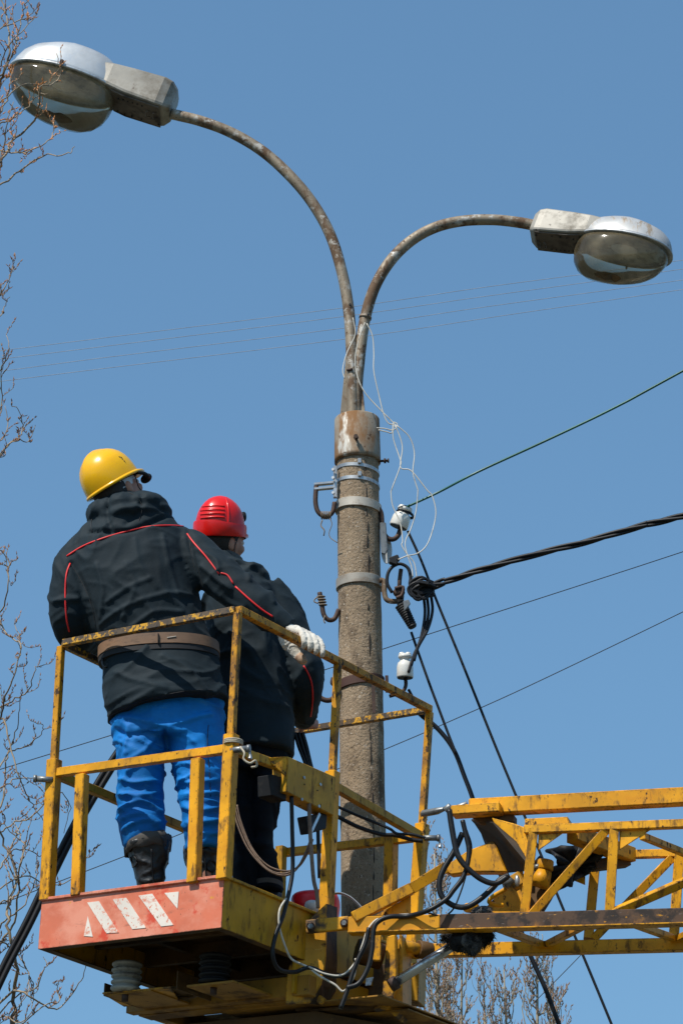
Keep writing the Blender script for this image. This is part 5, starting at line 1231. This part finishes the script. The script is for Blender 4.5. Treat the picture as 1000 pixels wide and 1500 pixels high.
A_top = [
 (k1([(-60,880),(0,850),(120,765),(200,715),(300,712),(345,675)]), .0050,.0018,1,.10,7),
 (k1([(-60,760),(0,740),(60,640),(130,580),(180,500),(190,400),(240,385),(280,340),(265,250)]), .0060,.0018,1,.11,9),
 (k1([(-60,690),(0,690),(100,700),(190,670),(245,610),(240,545)]), .0042,.0016,1,.08,8),
 (k1([(-60,600),(0,570),(60,540),(120,500),(170,440),(220,430)]), .0042,.0016,1,.09,9),
 (k1([(-60,480),(0,470),(90,395),(180,385),(235,390)]), .0042,.0016,1,.09,9),
 (k1([(-20,420),(20,330),(45,230),(40,130),(10,0),(0,-80)]), .0060,.0022,1,.10,8),
 (k1([(-60,170),(0,130),(80,100),(140,70),(185,10)]), .0040,.0016,1,.09,9),
 (k1([(-40,400),(0,350),(40,290),(80,180),(100,90),(122,0),(130,-60)]), .0045,.0018,1,.10,8),
 (k1([(-60,320),(0,300),(50,200),(130,110),(178,50)]), .0038,.0015,1,.08,9),
 (k1([(-60,560),(0,520),(40,440),(50,360),(45,300)]), .0045,.0016,1,.10,9),
 (k1([(-40,830),(20,700),(30,560),(60,460)]), .0042,.0016,1,.10,7)]
near_tree(A_top, 9.6, 'bare poplar whose budding twigs reach in front of the left street lamp', 3, -260, 11.45)
A_mid = [
 (k3([(-60,870),(0,835),(40,780),(90,740),(95,690),(72,620)]), .0045,.0018,1,.08,8),
 (k3([(20,800),(80,765),(120,770),(150,700)]), .0035,.0016,1,.05,7),
 (k3([(-40,520),(0,470),(20,430),(40,370),(30,320)]), .0040,.0016,1,.08,10),
 (k3([(-60,260),(0,240),(22,200),(40,160)]), .0038,.0016,1,.07,10),
 (k3([(-40,180),(0,150),(30,100),(52,50),(55,10)]), .0038,.0016,1,.07,12),
 (k3([(-20,700),(10,600),(5,480),(20,400)]), .0038,.0016,1,.08,10),
 (k3([(-40,820),(10,760),(35,690),(20,620)]), .0038,.0016,1,.08,10),
 (k3([(-60,1330),(0,1230),(30,1290),(45,1380)]), .0035,.0016,1,.07,8),
 (k3([(-40,1520),(10,1480),(35,1380),(40,1290),(60,1270)]), .0045,.0018,1,.09,10),
 (k4([(-40,60),(0,30),(30,80),(75,110),(62,190),(40,260)]), .0045,.0018,1,.09,10),
 (k4([(-60,340),(0,340),(60,310),(110,270),(130,200),(155,190)]), .0045,.0018,1,.09,9),
 (k4([(-30,470),(0,390),(20,300),(60,200),(75,110),(55,20)]), .0050,.0018,1,.10,9),
 (k4([(-60,620),(0,560),(40,500),(100,480),(150,440),(162,400)]), .0045,.0016,1,.10,8),
 (k4([(0,700),(20,560),(40,480),(70,400),(75,300)]), .0045,.0018,1,.10,8),
 (k4([(0,380),(40,500),(80,620),(120,700),(160,760)]), .0045,.0018,1,.12,7),
 (k4([(-60,700),(0,640),(60,600),(130,600),(170,640)]), .0042,.0016,1,.12,8),
 (k4([(-60,860),(0,800),(60,760),(120,740),(200,650),(255,690),(240,800)]), .0042,.0016,1,.12,6),
 (k4([(-60,1060),(0,1000),(90,960),(200,990),(280,960),(325,880)]), .0042,.0016,1,.10,6),
 (k4([(-40,980),(20,900),(60,860),(150,880),(180,900)]), .0042,.0016,1,.12,8),
 (k4([(20,1600),(50,1450),(60,1300),(35,1180),(30,1080),(60,950),(0,820),(-10,700)]), .0085,.0040,1,.16,8),
 (k4([(-40,1300),(10,1200),(60,1100),(70,950),(90,860),(60,760)]), .0060,.0022,1,.15,8),
 (k4([(-60,1250),(0,1200),(60,1240),(100,1300),(105,1380),(60,1450)]), .0045,.0018,1,.10,8),
 (k4([(20,1400),(70,1380),(110,1400),(180,1440),(225,1435),(290,1350),(315,1290)]), .0050,.0018,1,.06,6),
 (k4([(150,1440),(215,1420),(212,1370),(215,1345)]), .0030,.0016,1,.05,9),
 (k4([(60,1400),(130,1370),(160,1300),(175,1280),(160,1258)]), .0034,.0016,1,.05,6),
 (k4([(-40,1180),(20,1120),(90,1060),(130,960),(135,880)]), .0045,.0018,1,.11,8),
 (k4([(-40,1540),(10,1470),(70,1500),(120,1450),(110,1380)]), .0040,.0016,1,.09,8),
 (k4([(-60,1090),(0,1060),(60,1030),(110,980),(150,1010)]), .0040,.0016,1,.10,8)]
near_tree(A_mid, 8.2, 'bare poplar filling the lower left edge with dense crooked twigs', 9, -180, 12.7, 'bud_brown')
# slender poplars far behind, rising into the bottom of the frame
def far_tree(px, topy, Y, seed, label, lean=0.):
    r = random.Random(seed); b_ = P(px, 1500, Y); tp = P(px+lean, topy, Y)
    H = tp[2]; x0 = b_[0]; trunk = [V(x0+(tp[0]-x0)*t+r.gauss(0,.05)*(0 < t < 1), Y+r.gauss(0,.05), H*t*(1) if t < 1 else H) for t in np.linspace(0, 1, 8)]
    trunk = [V(p[0]-(tp[0]-x0)*0, p[1], p[2]) for p in trunk]
    root = thing('poplar_tree', V(trunk[0][0], trunk[0][1], -.02), label, 'tree', None)
    acc = []; buds = []
    z = H*.52
    while z < H*.985:
        t = z/H; i = min(len(trunk)-2, int(t*7)); k = t*7-i; p = trunk[i]*(1-k)+trunk[i+1]*k
        a = r.uniform(0, 2*math.pi); ln = (.45+2.2*(1-t))*r.uniform(.6,1.1)*.8
        d = V(math.cos(a)*.34, math.sin(a)*.34, 1)
        p1_ = p+V(math.cos(a),math.sin(a),.9)*ln*.22; p2_ = p1_+nrm(d)*ln*.4; p3_ = p2_+nrm(V(d[0]*.3+r.gauss(0,.08), d[1]*.3, 1))*ln*.4
        poly_branch(acc, buds, [p, p1_, p2_, p3_], .010+.012*(1-t)*1.5, .0055, r, 2, .50, 4.2, True, .055, .8)
        z += r.uniform(.08,.18)
    tree_objs(root, acc, buds, 'twig_far', 'bud_far', trunk, .12, .010, budr=.009, split=.02)
for i, a in enumerate([(636,1250,42,1,'tallest bare poplar behind the basket, left of the far group'), (676,1380,44,2,'bare poplar with a pale trunk just right of the tallest one'),
          (603,1330,46,3,'bare poplar nearest the pole in the far group'), (738,1418,43,4,'short thin bare poplar standing in the gap of the far group'),
          (650,1400,50,7,'thin bare poplar between the two tallest of the far group'), (808,1440,52,8,'faint bare poplar at the far right of the group, beside the hanging cable'),
          (786,1376,42,5,'bare poplar at the right end of the far group under the boom'), (708,1440,47,6,'lowest bare poplar of the far group, only its tip showing')]):
    far_tree(*a)
